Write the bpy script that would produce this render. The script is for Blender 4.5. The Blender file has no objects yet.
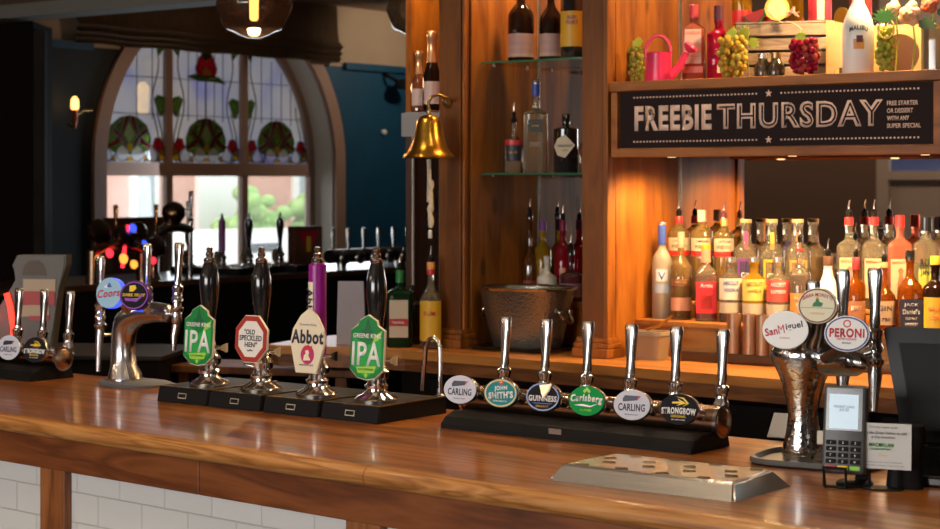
import bpy, bmesh, math, random
from mathutils import Matrix, Vector
random.seed(7)
SC = bpy.context.scene
COL = SC.collection
R = math.radians
# ------------------------------------------------------------- camera
F, HY, TH, ZC = 1828.0, 183.0, R(37.5), 1.73
CT, ST = math.cos(TH), math.sin(TH)
cd = bpy.data.cameras.new('camera'); cam = bpy.data.objects.new('camera', cd); COL.objects.link(cam)
cam.location = (0, 0, ZC); cam.rotation_euler = (R(90), 0, TH)
cd.sensor_width = 36; cd.lens = 36*F/940; cd.shift_y = (HY-264.5)/940
cd.clip_start = .05; cd.clip_end = 200
cd.dof.use_dof = True; cd.dof.focus_distance = 4.9; cd.dof.aperture_fstop = 6.5
SC.camera = cam
# ------------------------------------------------------------- world, exposure, area lights
w = bpy.data.worlds.new('world'); SC.world = w; w.use_nodes = True
w.node_tree.nodes['Background'].inputs[0].default_value = (.86, .93, 1, 1)
w.node_tree.nodes['Background'].inputs[1].default_value = 2.6
SC.view_settings.view_transform = 'Standard'; SC.view_settings.look = 'None'
SC.view_settings.exposure = 0.0; SC.view_settings.gamma = 1; SC.view_settings.use_curve_mapping = False
try:
    SC.cycles.use_denoising = True; SC.cycles.sample_clamp_indirect = 4; SC.cycles.max_bounces = 8
    SC.cycles.transparent_max_bounces = 16; SC.cycles.caustics_refractive = False; SC.cycles.caustics_reflective = False
except Exception: pass
def light(kind, name, loc, power, col, size=.05, target=None, sy=None, spot=None):
    d = bpy.data.lights.new(name, kind); d.energy = power; d.color = col
    if kind == 'AREA':
        d.size = size
        if sy: d.shape = 'RECTANGLE'; d.size_y = sy
    else: d.shadow_soft_size = size
    if spot: d.spot_size = R(spot); d.spot_blend = .6
    o = bpy.data.objects.new(name, d); COL.objects.link(o); o.location = loc
    if target is not None:
        o.rotation_euler = (Vector(target)-Vector(loc)).to_track_quat('-Z', 'Y').to_euler()
    return o
WARM = (1, .62, .28)
# fill lights added behind, beside and above the customer; daylight at the arched window
light('AREA', 'front_fill', (-3.5, -3.12, 1.95), 190, (1, .95, .90), 4.1, (-3.5, 3.4, 1.1), 1.4)  # added fill from behind the camera, set in the unseen front opening
light('AREA', 'side_fill', (2.5, .6, 2.0), 32, (1, .95, .9), 1.6, (-2.2, 3.6, 1.0), 1.4)  # added fill from the right; that wall has no window
light('AREA', 'street_window_daylight', (-12.7, 12.9, 1.6), 60, (.85, .93, 1), 2.6, (-5, 6, 1.0), 1.2)
light('SUN', 'sun', (-20, 5, 12), 3.2, (1, .96, .9), .02, (-24, 14, 0))
for k, (x, y, p) in enumerate([(-4.6, 2.7, 34), (-3.0, 2.7, 34), (-1.6, 2.9, 28), (-4.6, 4.7, 20), (-3.2, 4.7, 30), (-2.0, 4.7, 24), (-7.2, 5.0, 32), (-8.4, 8.2, 22), ]):
    light('SPOT', 'overhead_fill', (x, y, 3.0), p, (1, .78, .52), .06, (x, y+.35, 0), spot=120)  # unseen lamps added overhead to warm and brighten the bars
light('SPOT', 'window_wall_fill', (-11.4, 15.2, 3.4), 55, (1, .80, .58), .08, (-13, 15.6, 2.6), spot=120); light('SPOT', 'window_wall_fill', (-11.0, 12.2, 2.7), 22, (1, .66, .38), .08, (-13, 12.4, 3.4), spot=110)  # added to brighten the beige wall and the blind
for x, p in ((-6.6, 34), (-9.0, 24), (-11.6, 24)): light('POINT', 'lounge_fill', (x, -1.7, 2.95), p, (1, .75, .52), .1)  # unseen lamps added to brighten the wall the alcove mirror shows
# downlights inside the back bar (under the sign bulkhead, over the shelves)
for x, y, z, p in [(-3.56, 5.93, 1.80, 24), (-3.05, 5.90, 1.80, 40), (-2.55, 5.90, 1.80, 36), (-4.2, 6.0, 2.9, 36), (-3.45, 5.98, 2.9, 40), (-2.74, 5.90, 2.62, 60), (-2.45, 5.95, 2.9, 25), (-4.78, 6.02, 2.75, 14)]:
    light('SPOT', 'cabinet_downlight', (x, y, z), p, WARM, .03, (x, y+.1, 0), spot=165)
# ------------------------------------------------------------- pixel -> place on a known plane of the room
def at(px, py, D):
    X = (px-470)/F*D; return Vector((X*CT-D*ST, X*ST+D*CT, ZC-(py-HY)/F*D))
def az(px, py, z): return at(px, py, (ZC-z)*F/(py-HY))
def ay(px, py, y): return at(px, py, y/((px-470)/F*ST+CT))
def ax(px, py, x): return at(px, py, x/((px-470)/F*CT-ST))
# ------------------------------------------------------------- materials
MATS = {}
def mat(name, col=(.5, .5, .5), rough=.5, metal=0, emit=0, coat=0, spec=None, ecol=None):
    if name in MATS: return MATS[name]
    m = bpy.data.materials.new(name); m.use_nodes = True; MATS[name] = m
    b = m.node_tree.nodes['Principled BSDF']
    b.inputs['Base Color'].default_value = (*col, 1); b.inputs['Roughness'].default_value = rough
    b.inputs['Metallic'].default_value = metal
    if coat: b.inputs['Coat Weight'].default_value = coat; b.inputs['Coat Roughness'].default_value = .08
    if spec is not None: b.inputs['Specular IOR Level'].default_value = spec
    if emit:
        b.inputs['Emission Color'].default_value = (*(ecol or col), 1); b.inputs['Emission Strength'].default_value = emit
    return m
def N(m, t, **kw):
    n = m.node_tree.nodes.new(t)
    for k, v in kw.items():
        if k in n.inputs: n.inputs[k].default_value = v
        else: setattr(n, k, v)
    return n
def L(m, a, b): m.node_tree.links.new(a, b)
def ramp(m, stops):
    n = m.node_tree.nodes.new('ShaderNodeValToRGB'); e = n.color_ramp.elements
    while len(e) > 1: e.remove(e[0])
    e[0].position = stops[0][0]; e[0].color = (*stops[0][1], 1)
    for p, c in stops[1:]:
        x = e.new(p); x.color = (*c, 1)
    return n
def wood(name, dark, mid, lite, scale=(1, 8, 8), rough=.35, coat=0, rings=1.0, bump=.03, knots=.8):
    """grain runs along the axis whose scale is smallest"""
    m = mat(name, mid, rough, coat=coat); b = m.node_tree.nodes['Principled BSDF']
    tc = N(m, 'ShaderNodeTexCoord'); mp = N(m, 'ShaderNodeMapping'); mp.inputs['Scale'].default_value = scale
    L(m, tc.outputs['Object'], mp.inputs[0])
    n1 = N(m, 'ShaderNodeTexNoise', Scale=1.6, Detail=3.0, Distortion=.6); L(m, mp.outputs[0], n1.inputs['Vector'])
    mul = N(m, 'ShaderNodeMath', operation='MULTIPLY'); mul.inputs[1].default_value = 9*rings; L(m, n1.outputs[0], mul.inputs[0])
    sn = N(m, 'ShaderNodeMath', operation='PINGPONG'); sn.inputs[1].default_value = 1; L(m, mul.outputs[0], sn.inputs[0])
    n2 = N(m, 'ShaderNodeTexNoise', Scale=14.0, Detail=5.0); L(m, mp.outputs[0], n2.inputs['Vector'])
    mx = N(m, 'ShaderNodeMix', data_type='FLOAT'); mx.inputs[0].default_value = .4
    L(m, sn.outputs[0], mx.inputs[2]); L(m, n2.outputs[0], mx.inputs[3])
    r = ramp(m, [(.12, dark), (.5, mid), (.85, lite)]); L(m, mx.outputs[0], r.inputs[0])
    mk = N(m, 'ShaderNodeMapping'); mk.inputs['Scale'].default_value = tuple(5.5 if q > 3 else 2.6 for q in scale); L(m, tc.outputs['Object'], mk.inputs[0])
    vk = N(m, 'ShaderNodeTexVoronoi', Scale=1.0); L(m, mk.outputs[0], vk.inputs['Vector'])
    rk = ramp(m, [(.0, (.25, .25, .25)), (.07, (.35, .35, .35)), (.11, (.8, .8, .8)), (.14, (1, 1, 1))]); L(m, vk.outputs['Distance'], rk.inputs[0])
    mm = N(m, 'ShaderNodeMix', data_type='RGBA', blend_type='MULTIPLY'); mm.inputs[0].default_value = knots; L(m, r.outputs[0], mm.inputs[6]); L(m, rk.outputs[0], mm.inputs[7])
    L(m, mm.outputs[2], b.inputs['Base Color'])
    bp = N(m, 'ShaderNodeBump', Strength=.25, Distance=bump*.05); L(m, mx.outputs[0], bp.inputs['Height']); L(m, bp.outputs[0], b.inputs['Normal'])
    return m
def noisy(name, c1, c2, scale=6, rough=.6, metal=0, bump=0, coat=0, stretch=(1, 1, 1), kind='ShaderNodeTexNoise'):
    m = mat(name, c1, rough, metal, coat=coat); b = m.node_tree.nodes['Principled BSDF']
    tc = N(m, 'ShaderNodeTexCoord'); mp = N(m, 'ShaderNodeMapping'); mp.inputs['Scale'].default_value = stretch
    L(m, tc.outputs['Object'], mp.inputs[0])
    n = N(m, kind); n.inputs['Scale'].default_value = scale
    L(m, mp.outputs[0], n.inputs['Vector'])
    r = ramp(m, [(.3, c1), (.7, c2)]); L(m, n.outputs[0], r.inputs[0]); L(m, r.outputs[0], b.inputs['Base Color'])
    if bump:
        bp = N(m, 'ShaderNodeBump', Strength=.6, Distance=bump); L(m, n.outputs[0], bp.inputs['Height']); L(m, bp.outputs[0], b.inputs['Normal'])
    return m
def glass(name, col, clear=.6, body=.0, rough=.03, gloss=.5, refr=0):
    """thin coloured glass: tinted see-through, a milky or liquid share, and a mirror coat by fresnel"""
    if name in MATS: return MATS[name]
    m = bpy.data.materials.new(name); m.use_nodes = True; MATS[name] = m; nt = m.node_tree
    nt.nodes.remove(nt.nodes['Principled BSDF']); out = nt.nodes['Material Output']
    t = N(m, 'ShaderNodeBsdfTransparent'); t.inputs[0].default_value = (*[c**.6 for c in col], 1)
    tl = N(m, 'ShaderNodeBsdfTranslucent'); tl.inputs[0].default_value = (*col, 1)
    if refr:
        gg = N(m, 'ShaderNodeBsdfGlass', Roughness=rough); gg.inputs['IOR'].default_value = 1.33; gg.inputs['Color'].default_value = (*[c**.45 for c in col], 1)
        mt = N(m, 'ShaderNodeMixShader'); mt.inputs[0].default_value = refr; L(m, t.outputs[0], mt.inputs[1]); L(m, gg.outputs[0], mt.inputs[2]); t = mt
    df = N(m, 'ShaderNodeBsdfDiffuse'); df.inputs[0].default_value = (*col, 1)
    m1 = N(m, 'ShaderNodeMixShader'); m1.inputs[0].default_value = .5; L(m, tl.outputs[0], m1.inputs[1]); L(m, df.outputs[0], m1.inputs[2])
    m2 = N(m, 'ShaderNodeMixShader'); m2.inputs[0].default_value = clear; L(m, m1.outputs[0], m2.inputs[1]); L(m, t.outputs[0], m2.inputs[2])
    g = N(m, 'ShaderNodeBsdfGlossy', Roughness=rough)
    fr = N(m, 'ShaderNodeLayerWeight', Blend=gloss); m3 = N(m, 'ShaderNodeMixShader')
    L(m, fr.outputs['Fresnel'], m3.inputs[0]); L(m, m2.outputs[0], m3.inputs[1]); L(m, g.outputs[0], m3.inputs[2])
    L(m, m3.outputs[0], out.inputs[0])
    return m
PINE = wood('orange_pine', (.17, .046, .003), (.32, .098, .007), (.41, .142, .014), (7, 7, .9), .5, 0, .6)
PINEX = wood('orange_pine_lengthwise', (.26, .085, .012), (.44, .165, .028), (.55, .22, .045), (.9, 7, 7), .42, .1, .6)
DPINE = wood('dark_pine', (.09, .024, .0025), (.165, .048, .005), (.225, .072, .009), (7, 7, .9), .5, 0, .6)
BARTOP = wood('varnished_bar_top', (.11, .028, .005), (.31, .092, .014), (.45, .16, .030), (.7, 9, 9), .28, .16, .9, .01, .35); BARTOP.node_tree.nodes['Principled BSDF'].inputs['Specular IOR Level'].default_value = .28
NOSE = wood('grained_nosing', (.24, .08, .015), (.46, .185, .045), (.58, .27, .08), (1.0, 15, 15), .4, .12, 1.3)
APRON = wood('reddish_apron', (.11, .028, .007), (.20, .055, .013), (.27, .08, .02), (.9, 8, 8), .4, .1, .8)
APOST = wood('reddish_post', (.14, .04, .01), (.27, .09, .025), (.36, .13, .04), (8, 8, .9), .4, .1, .8)
DARKW = wood('dark_brown_board', (.045, .022, .014), (.075, .04, .027), (.10, .055, .036), (12, 12, .8), .5)
CHROME = mat('chrome', (.78, .76, .73), .12, 1)
CHROME2 = noisy('brushed_chrome', (.62, .61, .6), (.8, .78, .76), 30, .22, 1)
STEEL = noisy('brushed_steel', (.54, .50, .46), (.63, .59, .55), 8, .27, .85, stretch=(1, 30, 30))
BRASS = mat('brass', (.80, .48, .09), .2, 1)
BRASSD = mat('dull_brass', (.45, .30, .12), .3, 1)
COPPER = mat('copper_tube', (.55, .32, .19), .42, .8)
BLACK = mat('black_gloss', (.012, .011, .011), .16, coat=.5)
BLACKM = mat('black_matt', (.010, .009, .009), .5, spec=.12)
NEARB = mat('near_black', (.010, .007, .006), .8, spec=.15)
WHITE = mat('white_enamel', (.82, .82, .80), .3)
CREAM = mat('cream_paper', (.80, .70, .50), .5)
SIGNW = wood('sign_pine', (.17, .05, .006), (.27, .085, .013), (.35, .12, .022), (.9, 7, 7), .5, 0, .6)
PAPER = mat('white_paper', (.82, .80, .76), .6)
RED = mat('red_print', (.55, .02, .02), .4)
GREEN = mat('green_print', (.02, .30, .06), .4)
MIRROR = mat('mirror_silver', (.80, .76, .72), .015, 1)
CGLASS = glass('clear_glass', (.96, .96, .93), .86, gloss=.25)
# ------------------------------------------------------------- mesh builder
IM = Matrix.Identity(4)
def TM(x=0, y=0, z=0, rx=0, ry=0, rz=0):
    return Matrix.Translation((x, y, z)) @ Matrix.Rotation(R(rz), 4, 'Z') @ Matrix.Rotation(R(ry), 4, 'Y') @ Matrix.Rotation(R(rx), 4, 'X')
class MB:
    def __init__(s): s.b = bmesh.new()
    def merge(s, t, M=IM):
        me = bpy.data.meshes.new('tmp'); t.to_mesh(me); t.free(); me.transform(M); s.b.from_mesh(me); bpy.data.meshes.remove(me); return s
    def box(s, c, d, M=IM, bev=0, seg=2):
        t = bmesh.new(); bmesh.ops.create_cube(t, size=1)
        for v in t.verts: v.co = Vector((v.co.x*d[0], v.co.y*d[1], v.co.z*d[2]))
        if bev: bmesh.ops.bevel(t, geom=t.edges[:], offset=bev, segments=seg, profile=.5, affect='EDGES')
        return s.merge(t, M @ Matrix.Translation(c))
    def loft(s, secs, M=IM, n=24, cap=True, a0=0, a1=360):
        """secs: (z, rx, ry, p) superellipse sections; p=2 round, larger = squarer"""
        t = bmesh.new(); full = abs(a1-a0) > 359.9; k = n if full else n+1; rings = []
        for sc in secs:
            z, rx = sc[0], sc[1]; ry = sc[2] if len(sc) > 2 else rx; p = sc[3] if len(sc) > 3 else 2
            ring = []
            for i in range(k):
                a = R(a0+(a1-a0)*i/n); ca, sa = math.cos(a), math.sin(a)
                q = (abs(ca)**p+abs(sa)**p)**(-1/p)
                ring.append(t.verts.new((rx*q*ca, ry*q*sa, z)))
            rings.append(ring)
        for A, Bq in zip(rings, rings[1:]):
            for i in range(k if full else k-1):
                j = (i+1) % k; t.faces.new((A[i], A[j], Bq[j], Bq[i]))
        if cap and full:
            if secs[0][1] > 1e-6: t.faces.new(rings[0][::-1])
            if secs[-1][1] > 1e-6: t.faces.new(rings[-1])
        bmesh.ops.remove_doubles(t, verts=t.verts[:], dist=1e-6)
        return s.merge(t, M)
    def tube(s, pts, r, n=10, M=IM, cap=True):
        t = bmesh.new(); P = [Vector(p) for p in pts]; rs = r if isinstance(r, (list, tuple)) else [r]*len(P); rings = []; up = None
        for i, p in enumerate(P):
            d = (P[min(i+1, len(P)-1)]-P[max(i-1, 0)]).normalized()
            if up is None: up = d.orthogonal().normalized()
            up = (up-d*up.dot(d)).normalized(); sd = d.cross(up)
            rings.append([t.verts.new(p+(up*math.cos(2*math.pi*k/n)+sd*math.sin(2*math.pi*k/n))*rs[i]) for k in range(n)])
        for A, Bq in zip(rings, rings[1:]):
            for k in range(n): t.faces.new((A[k], A[(k+1) % n], Bq[(k+1) % n], Bq[k]))
        if cap: t.faces.new(rings[0][::-1]); t.faces.new(rings[-1])
        return s.merge(t, M)
    def prism(s, out, d, M=IM, bev=0):
        """outline in local x,z; front face at y=0 looking -y, depth d towards +y"""
        t = bmesh.new(); a = [t.verts.new((x, 0, z)) for x, z in out]; b = [t.verts.new((x, d, z)) for x, z in out]; n = len(out)
        ff = t.faces.new(a); t.faces.new(b[::-1])
        for i in range(n): t.faces.new((a[i], b[i], b[(i+1) % n], a[(i+1) % n]))
        if bev: bmesh.ops.bevel(t, geom=list(ff.edges), offset=bev, segments=2, affect='EDGES')
        return s.merge(t, M)
    def ball(s, c, r, sc=(1, 1, 1), M=IM, u=12, v=8):
        t = bmesh.new(); bmesh.ops.create_uvsphere(t, u_segments=u, v_segments=v, radius=r)
        for q in t.verts: q.co = Vector((q.co.x*sc[0], q.co.y*sc[1], q.co.z*sc[2]))
        return s.merge(t, M @ Matrix.Translation(c))
    def text(s, st, w, h, M=IM, bold=0, shear=0, bend=0, sp=1.0, arc=0, depth=.0004):
        """lettering fitted to w x h, centred, facing -y; bend wraps it round a cylinder, arc lifts its middle"""
        c = bpy.data.curves.new('t', 'FONT'); c.body = st; c.align_x = 'CENTER'; c.offset = bold*.8; c.shear = shear; c.space_character = sp*(1+bold*2.6)
        c.resolution_u = 3; c.size = 1
        o = bpy.data.objects.new('t', c); COL.objects.link(o); bpy.context.view_layer.update()
        me = bpy.data.meshes.new_from_object(o.evaluated_get(bpy.context.evaluated_depsgraph_get()))
        bpy.data.objects.remove(o); bpy.data.curves.remove(c)
        if not me.vertices: return s
        xs = [v.co.x for v in me.vertices]; ys = [v.co.y for v in me.vertices]
        x0, x1, y0, y1 = min(xs), max(xs), min(ys), max(ys)
        kx = w/(x1-x0) if w else h/(y1-y0); kz = h/(y1-y0) if h else kx
        for v in me.vertices:
            x = (v.co.x-(x0+x1)/2)*kx; z = (v.co.y-(y0+y1)/2)*kz
            if arc: z += arc*(1-(2*x/max(w or .01, 1e-6))**2)
            v.co = Vector((bend*math.sin(x/bend), -bend*math.cos(x/bend)+bend, z)) if bend else Vector((x, 0, z))
        t = bmesh.new(); t.from_mesh(me); bpy.data.meshes.remove(me)
        r = bmesh.ops.extrude_face_region(t, geom=t.faces[:])
        for v in [g for g in r['geom'] if isinstance(g, bmesh.types.BMVert)]: v.co.y -= depth
        return s.merge(t, M)
    def done(s, name, m, parent=None, smooth=40, M=None):
        me = bpy.data.meshes.new(name)
        if M is not None: bmesh.ops.transform(s.b, matrix=M, verts=s.b.verts[:])
        bmesh.ops.recalc_face_normals(s.b, faces=s.b.faces[:])
        s.b.to_mesh(me); s.b.free(); me.materials.append(m)
        if smooth:
            me.polygons.foreach_set('use_smooth', [True]*len(me.polygons))
            try: me.set_sharp_from_angle(angle=R(smooth))
            except Exception: pass
        o = bpy.data.objects.new(name, me); COL.objects.link(o)
        if parent is not None: o.parent = parent
        return o
def thing(name, label, cat, loc=(0, 0, 0), rz=0, group=None):
    o = bpy.data.objects.new(name, None); COL.objects.link(o); o.empty_display_size = .05
    o.location = loc; o.rotation_euler = (0, 0, R(rz)); o['label'] = label; o['category'] = cat
    if group: o['group'] = group
    return o
def tag(o, label, cat, group=None, kind=None):
    o['label'] = label; o['category'] = cat
    if group: o['group'] = group
    if kind: o['kind'] = kind
    return o
def struct(o, label=None):
    o['kind'] = 'structure'
    if label: o['label'] = label
    return o
def dup(r, loc, rz=None, label=None, group=None):
    c = r.copy(); COL.objects.link(c); c.location = loc
    if rz is not None: c.rotation_euler = (0, 0, R(rz))
    if label: c['label'] = label
    if group: c['group'] = group
    for ch in r.children:
        k = ch.copy(); COL.objects.link(k); k.parent = c
        for g in ch.children:
            q = g.copy(); COL.objects.link(q); q.parent = k
    return c
def ell(rx, rz, n=32, cx=0, cz=0): return [(cx+rx*math.cos(2*math.pi*i/n), cz+rz*math.sin(2*math.pi*i/n)) for i in range(n)]
def star(r, cx=0, cz=0): return [(cx+(r if i % 2 == 0 else r*.42)*math.sin(math.pi*i/5), cz+(r if i % 2 == 0 else r*.42)*math.cos(math.pi*i/5)) for i in range(10)]
def ringm(mb, rx, rz, t, d, M=IM, n=32):
    for i in range(n):
        a0, a1 = 2*math.pi*i/n, 2*math.pi*(i+1)/n
        mb.prism([(rx*math.cos(a0), rz*math.sin(a0)), (rx*math.cos(a1), rz*math.sin(a1)), ((rx-t)*math.cos(a1), (rz-t)*math.sin(a1)), ((rx-t)*math.cos(a0), (rz-t)*math.sin(a0))], d, M)
    return mb
# ============================================================= THE SETTING
TEAL = noisy('teal_wall_paint', (.003, .058, .125), (.004, .070, .150), 3, .6)
BEIGE = noisy('beige_wall_paint', (.42, .31, .22), (.47, .35, .25), 2, .8)
BROWNW = mat('brown_wall_panelling', (.11, .065, .045), .6)
FLOOR = wood('dark_floor_boards', (.012, .008, .006), (.025, .016, .012), (.035, .022, .016), (1, 7, 7), .8)
CEIL = mat('ceiling_paint', (.30, .22, .16), .8)
def sbox(name, lo, hi, m, label=None):
    b = MB().box([(a+c)/2 for a, c in zip(lo, hi)], [abs(c-a) for a, c in zip(lo, hi)]); return struct(b.done(name, m, smooth=0), label)
sbox('floor', (-13.3, -3.2, -.1), (2.6, 19, 0), FLOOR)
sbox('ceiling', (-13.3, -3.2, 3.62), (2.6, 19, 3.72), CEIL)
# window wall: teal to 2.98 m, beige above, with a round-arched opening
WC, WZ, WR = 12.96, 1.93, 1.60
def wall_arch():
    def poly(y0, y1, z0, z1, m, nm, cut):
        t = bmesh.new(); pts = [(y0, z0), (y1, z0), (y1, z1), (y0, z1)]
        return sbox(nm, (-13.3, y0, z0), (-13.0, y1, z1), m)
    SHADEW = mat('shaded_teal_wall', (.006, .014, .024), .7)  # teal wall left of the window, its shade put into a darker colour
    poly(-3.2, WC-WR, 0, 2.98, SHADEW, 'wall_left', 0); poly(WC+WR, 19, 0, 2.98, TEAL, 'wall_left', 0)
    poly(WC-WR, WC+WR, 0, .85, TEAL, 'wall_left', 0); poly(-3.2, WC-WR, 2.98, 3.62, BEIGE, 'wall_left', 0)
    poly(WC+WR, 19, 2.98, 3.62, BEIGE, 'wall_left', 0)
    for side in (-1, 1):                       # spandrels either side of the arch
        for z0, z1, m in ((WZ, 2.98, TEAL if side > 0 else SHADEW), (2.98, 3.62, BEIGE)):
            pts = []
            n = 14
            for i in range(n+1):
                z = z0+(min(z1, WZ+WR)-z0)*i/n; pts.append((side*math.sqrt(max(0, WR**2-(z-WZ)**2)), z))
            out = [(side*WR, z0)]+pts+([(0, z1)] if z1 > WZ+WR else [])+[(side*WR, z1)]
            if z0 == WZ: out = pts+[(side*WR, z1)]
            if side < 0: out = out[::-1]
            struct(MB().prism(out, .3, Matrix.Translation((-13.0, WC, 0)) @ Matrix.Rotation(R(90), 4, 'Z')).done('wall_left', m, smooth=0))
wall_arch()
sbox('trim_1', (-12.99, WC+WR+.15, 2.95), (-12.95, 19, 3.02), TEAL)
sbox('trim_2', (-12.99, 6.0, 2.95), (-12.95, WC-WR-.15, 3.02), TEAL)
sbox('wall_back', (-13.3, 19, 0), (2.6, 19.2, 3.72), BROWNW)
sbox('wall_behind_shelves', (-4.9, 6.42, 0), (2.6, 6.55, 3.62), BROWNW)
sbox('wall_right', (2.6, -3.2, 0), (2.8, 19, 3.72), BROWNW)
PALE = mat('pale_door_paint', (.50, .42, .38), .6)
sbox('wall_front', (-13.3, -3.3, 0), (-7.32, -3.2, 3.62), mat('umber_wall', (.16, .10, .075), .7))
sbox('wall_front', (-7.32, -3.3, 0), (-5.6, -3.2, 1.84), PALE); sbox('wall_front', (-7.32, -3.3, 2.5), (-5.6, -3.2, 3.62), PALE)
sbox('trim_3', (-7.32, -3.2, 0), (-7.2, -3.14, 3.0), PALE); sbox('trim_4', (-7.2, -3.2, 1.76), (-5.6, -3.12, 1.84), PALE)
sbox('wall_front', (-7.32, -3.5, 1.84), (-5.6, -3.45, 2.5), mat('evening_window_blue', (.09, .12, .28), .15))
sbox('wall_front', (-5.6, -3.3, 0), (2.6, -3.2, 1.2), BROWNW); sbox('wall_front', (-5.6, -3.3, 2.7), (2.6, -3.2, 3.62), BROWNW)
sbox('wall_front', (-1.4, -3.3, 1.2), (2.6, -3.2, 2.7), BROWNW)
# plaster beam over the bar, running parallel to it, and the dark partition at the far left
sbox('beam_fascia', (-13, 8.0, 2.86), (-5.9, 8.25, 2.95), mat('pale_beam_paint', (.27, .255, .22), .8))
sbox('beam_upper', (-13, 8.03, 2.95), (-5.9, 8.4, 3.62), mat('brown_beam_paint', (.13, .08, .05), .8))
p0 = at(-60, 100, 13); p1 = at(33, 100, 13)
Mz = Matrix.Translation((p1.x, p1.y, 0)) @ Matrix.Rotation(TH, 4, 'Z')
struct(MB().box((-.45, .3, 1.44), (.9, .6, 2.88), Mz).done('wall_partition', mat('partition_black', (.010, .005, .004), .9, spec=.1), smooth=0))
struct(MB().box((.04, .05, 1.41), (.08, .1, 2.82), Mz, .01).done('trim_5', noisy('worn_grey_trim', (.014, .009, .007), (.028, .019, .014), 3, .9), smooth=0))
# ---- window_1: frame, glazing, stained glass (local x = along the wall, -y = into the room)
WM = Matrix.Translation((-13.30, WC, 0)) @ Matrix.Rotation(R(90), 4, 'Z')
FRAME = mat('taupe_window_frame', (.36, .22, .17), .5); REVEAL = mat('cream_reveal', (.62, .58, .50), .6)
WIN = struct(bpy.data.objects.new('window_1', None), 'round-arched window with leaded stained-glass lights behind the bar'); COL.objects.link(WIN); WIN.matrix_world = WM
def arcband(mb, r0, r1, y0, y1, n=28):
    for i in range(n):
        a, c = math.pi*i/n, math.pi*(i+1)/n
        mb.prism([(r0*math.cos(a), WZ+r0*math.sin(a)), (r1*math.cos(a), WZ+r1*math.sin(a)), (r1*math.cos(c), WZ+r1*math.sin(c)), (r0*math.cos(c), WZ+r0*math.sin(c))], y1-y0, TM(0, y0, 0))
    for s in (-1, 1): mb.box((s*(r0+r1)/2, (y0+y1)/2, (WZ+.75)/2), (r1-r0, y1-y0, WZ-.75))
    return mb
arcband(MB(), 1.59, 1.74, -.345, -.30).done('surround', FRAME, WIN)
arcband(MB(), 1.575, 1.605, -.30, -.02).done('reveal', REVEAL, WIN)
arcband(MB(), 1.50, 1.60, -.05, .03).done('window_frame', FRAME, WIN)
fb = MB()
for x in (-.525, .525): fb.box((x, -.01, 1.9), (.085, .07, 2.2))
for x in (-.525, .525):                                # mullions rise to the arch
    zt = WZ+math.sqrt(1.5**2-x*x); fb.box((x, -.01, (3+zt)/2), (.075, .07, zt-3+.02))
fb.box((0, -.02, WZ-.065), (3.0, .09, .13)); fb.box((0, -.02, .85), (3.1, .14, .1))
fb.done('mullion', FRAME, WIN, 0)
MB().box((0, .0, 1.35), (3.0, .006, .95)).done('clear_pane', CGLASS, WIN, 0)
def sg(name, col, clear=.15): return glass('stained_'+name, col, clear, rough=.1, gloss=.15)
SGB = sg('frosted', (.80, .83, .88), .22); SGG = sg('green', (.16, .26, .05), .7); SGR = sg('red', (.50, .02, .03), .7); SGW = sg('white', (.95, .96, 1), .45)
SGY = sg('yellow', (.85, .55, .04), .6); SGO = sg('olive', (.36, .36, .10), .7); SGS = sg('sage', (.62, .68, .42), .7)
# frosted field with streaks of blue
nt = SGB.node_tree; tn = N(SGB, 'ShaderNodeTexNoise', Scale=1.3); tcn = N(SGB, 'ShaderNodeTexCoord'); L(SGB, tcn.outputs['Object'], tn.inputs[0])
rp = ramp(SGB, [(.35, (.50, .50, .49)), (.56, (.38, .42, .50)), (.70, (.18, .24, .60))]); L(SGB, tn.outputs[0], rp.inputs[0])
for q in nt.nodes:
    if q.type in ('BSDF_TRANSLUCENT', 'BSDF_DIFFUSE'): L(SGB, rp.outputs[0], q.inputs[0])
g = MB(); n = 30
g.prism([(1.5*math.cos(math.pi*i/n), WZ+1.5*math.sin(math.pi*i/n)) for i in range(n+1)], .004, TM(0, .0, 0)); g.done('frosted_pane', SGB, WIN, 0)
LEAD = mat('lead_came', (.03, .032, .03), .5)
lead = MB(); cols = {k: MB() for k in 'GRWYOS'}
def inarch(x, z): return x*x+(z-WZ)**2 < 1.5**2
def ln(x0, z0, x1, z1, w=.013):
    m = 10; pts = [(x0+(x1-x0)*i/m, z0+(z1-z0)*i/m) for i in range(m+1)]; pts = [p for p in pts if inarch(*p)]
    if len(pts) > 1: lead.tube([(p[0], -.008, p[1]) for p in pts], w/2, 4)
def piece(k, pts, dy=.0, outline=True):
    if not all(inarch(*p) for p in pts): return
    cols[k].prism(pts, .005, TM(0, -.007-dy, 0))
    if outline: lead.tube([(p[0], -.010-dy, p[1]) for p in pts+[pts[0]]], .0055, 4)
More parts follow.
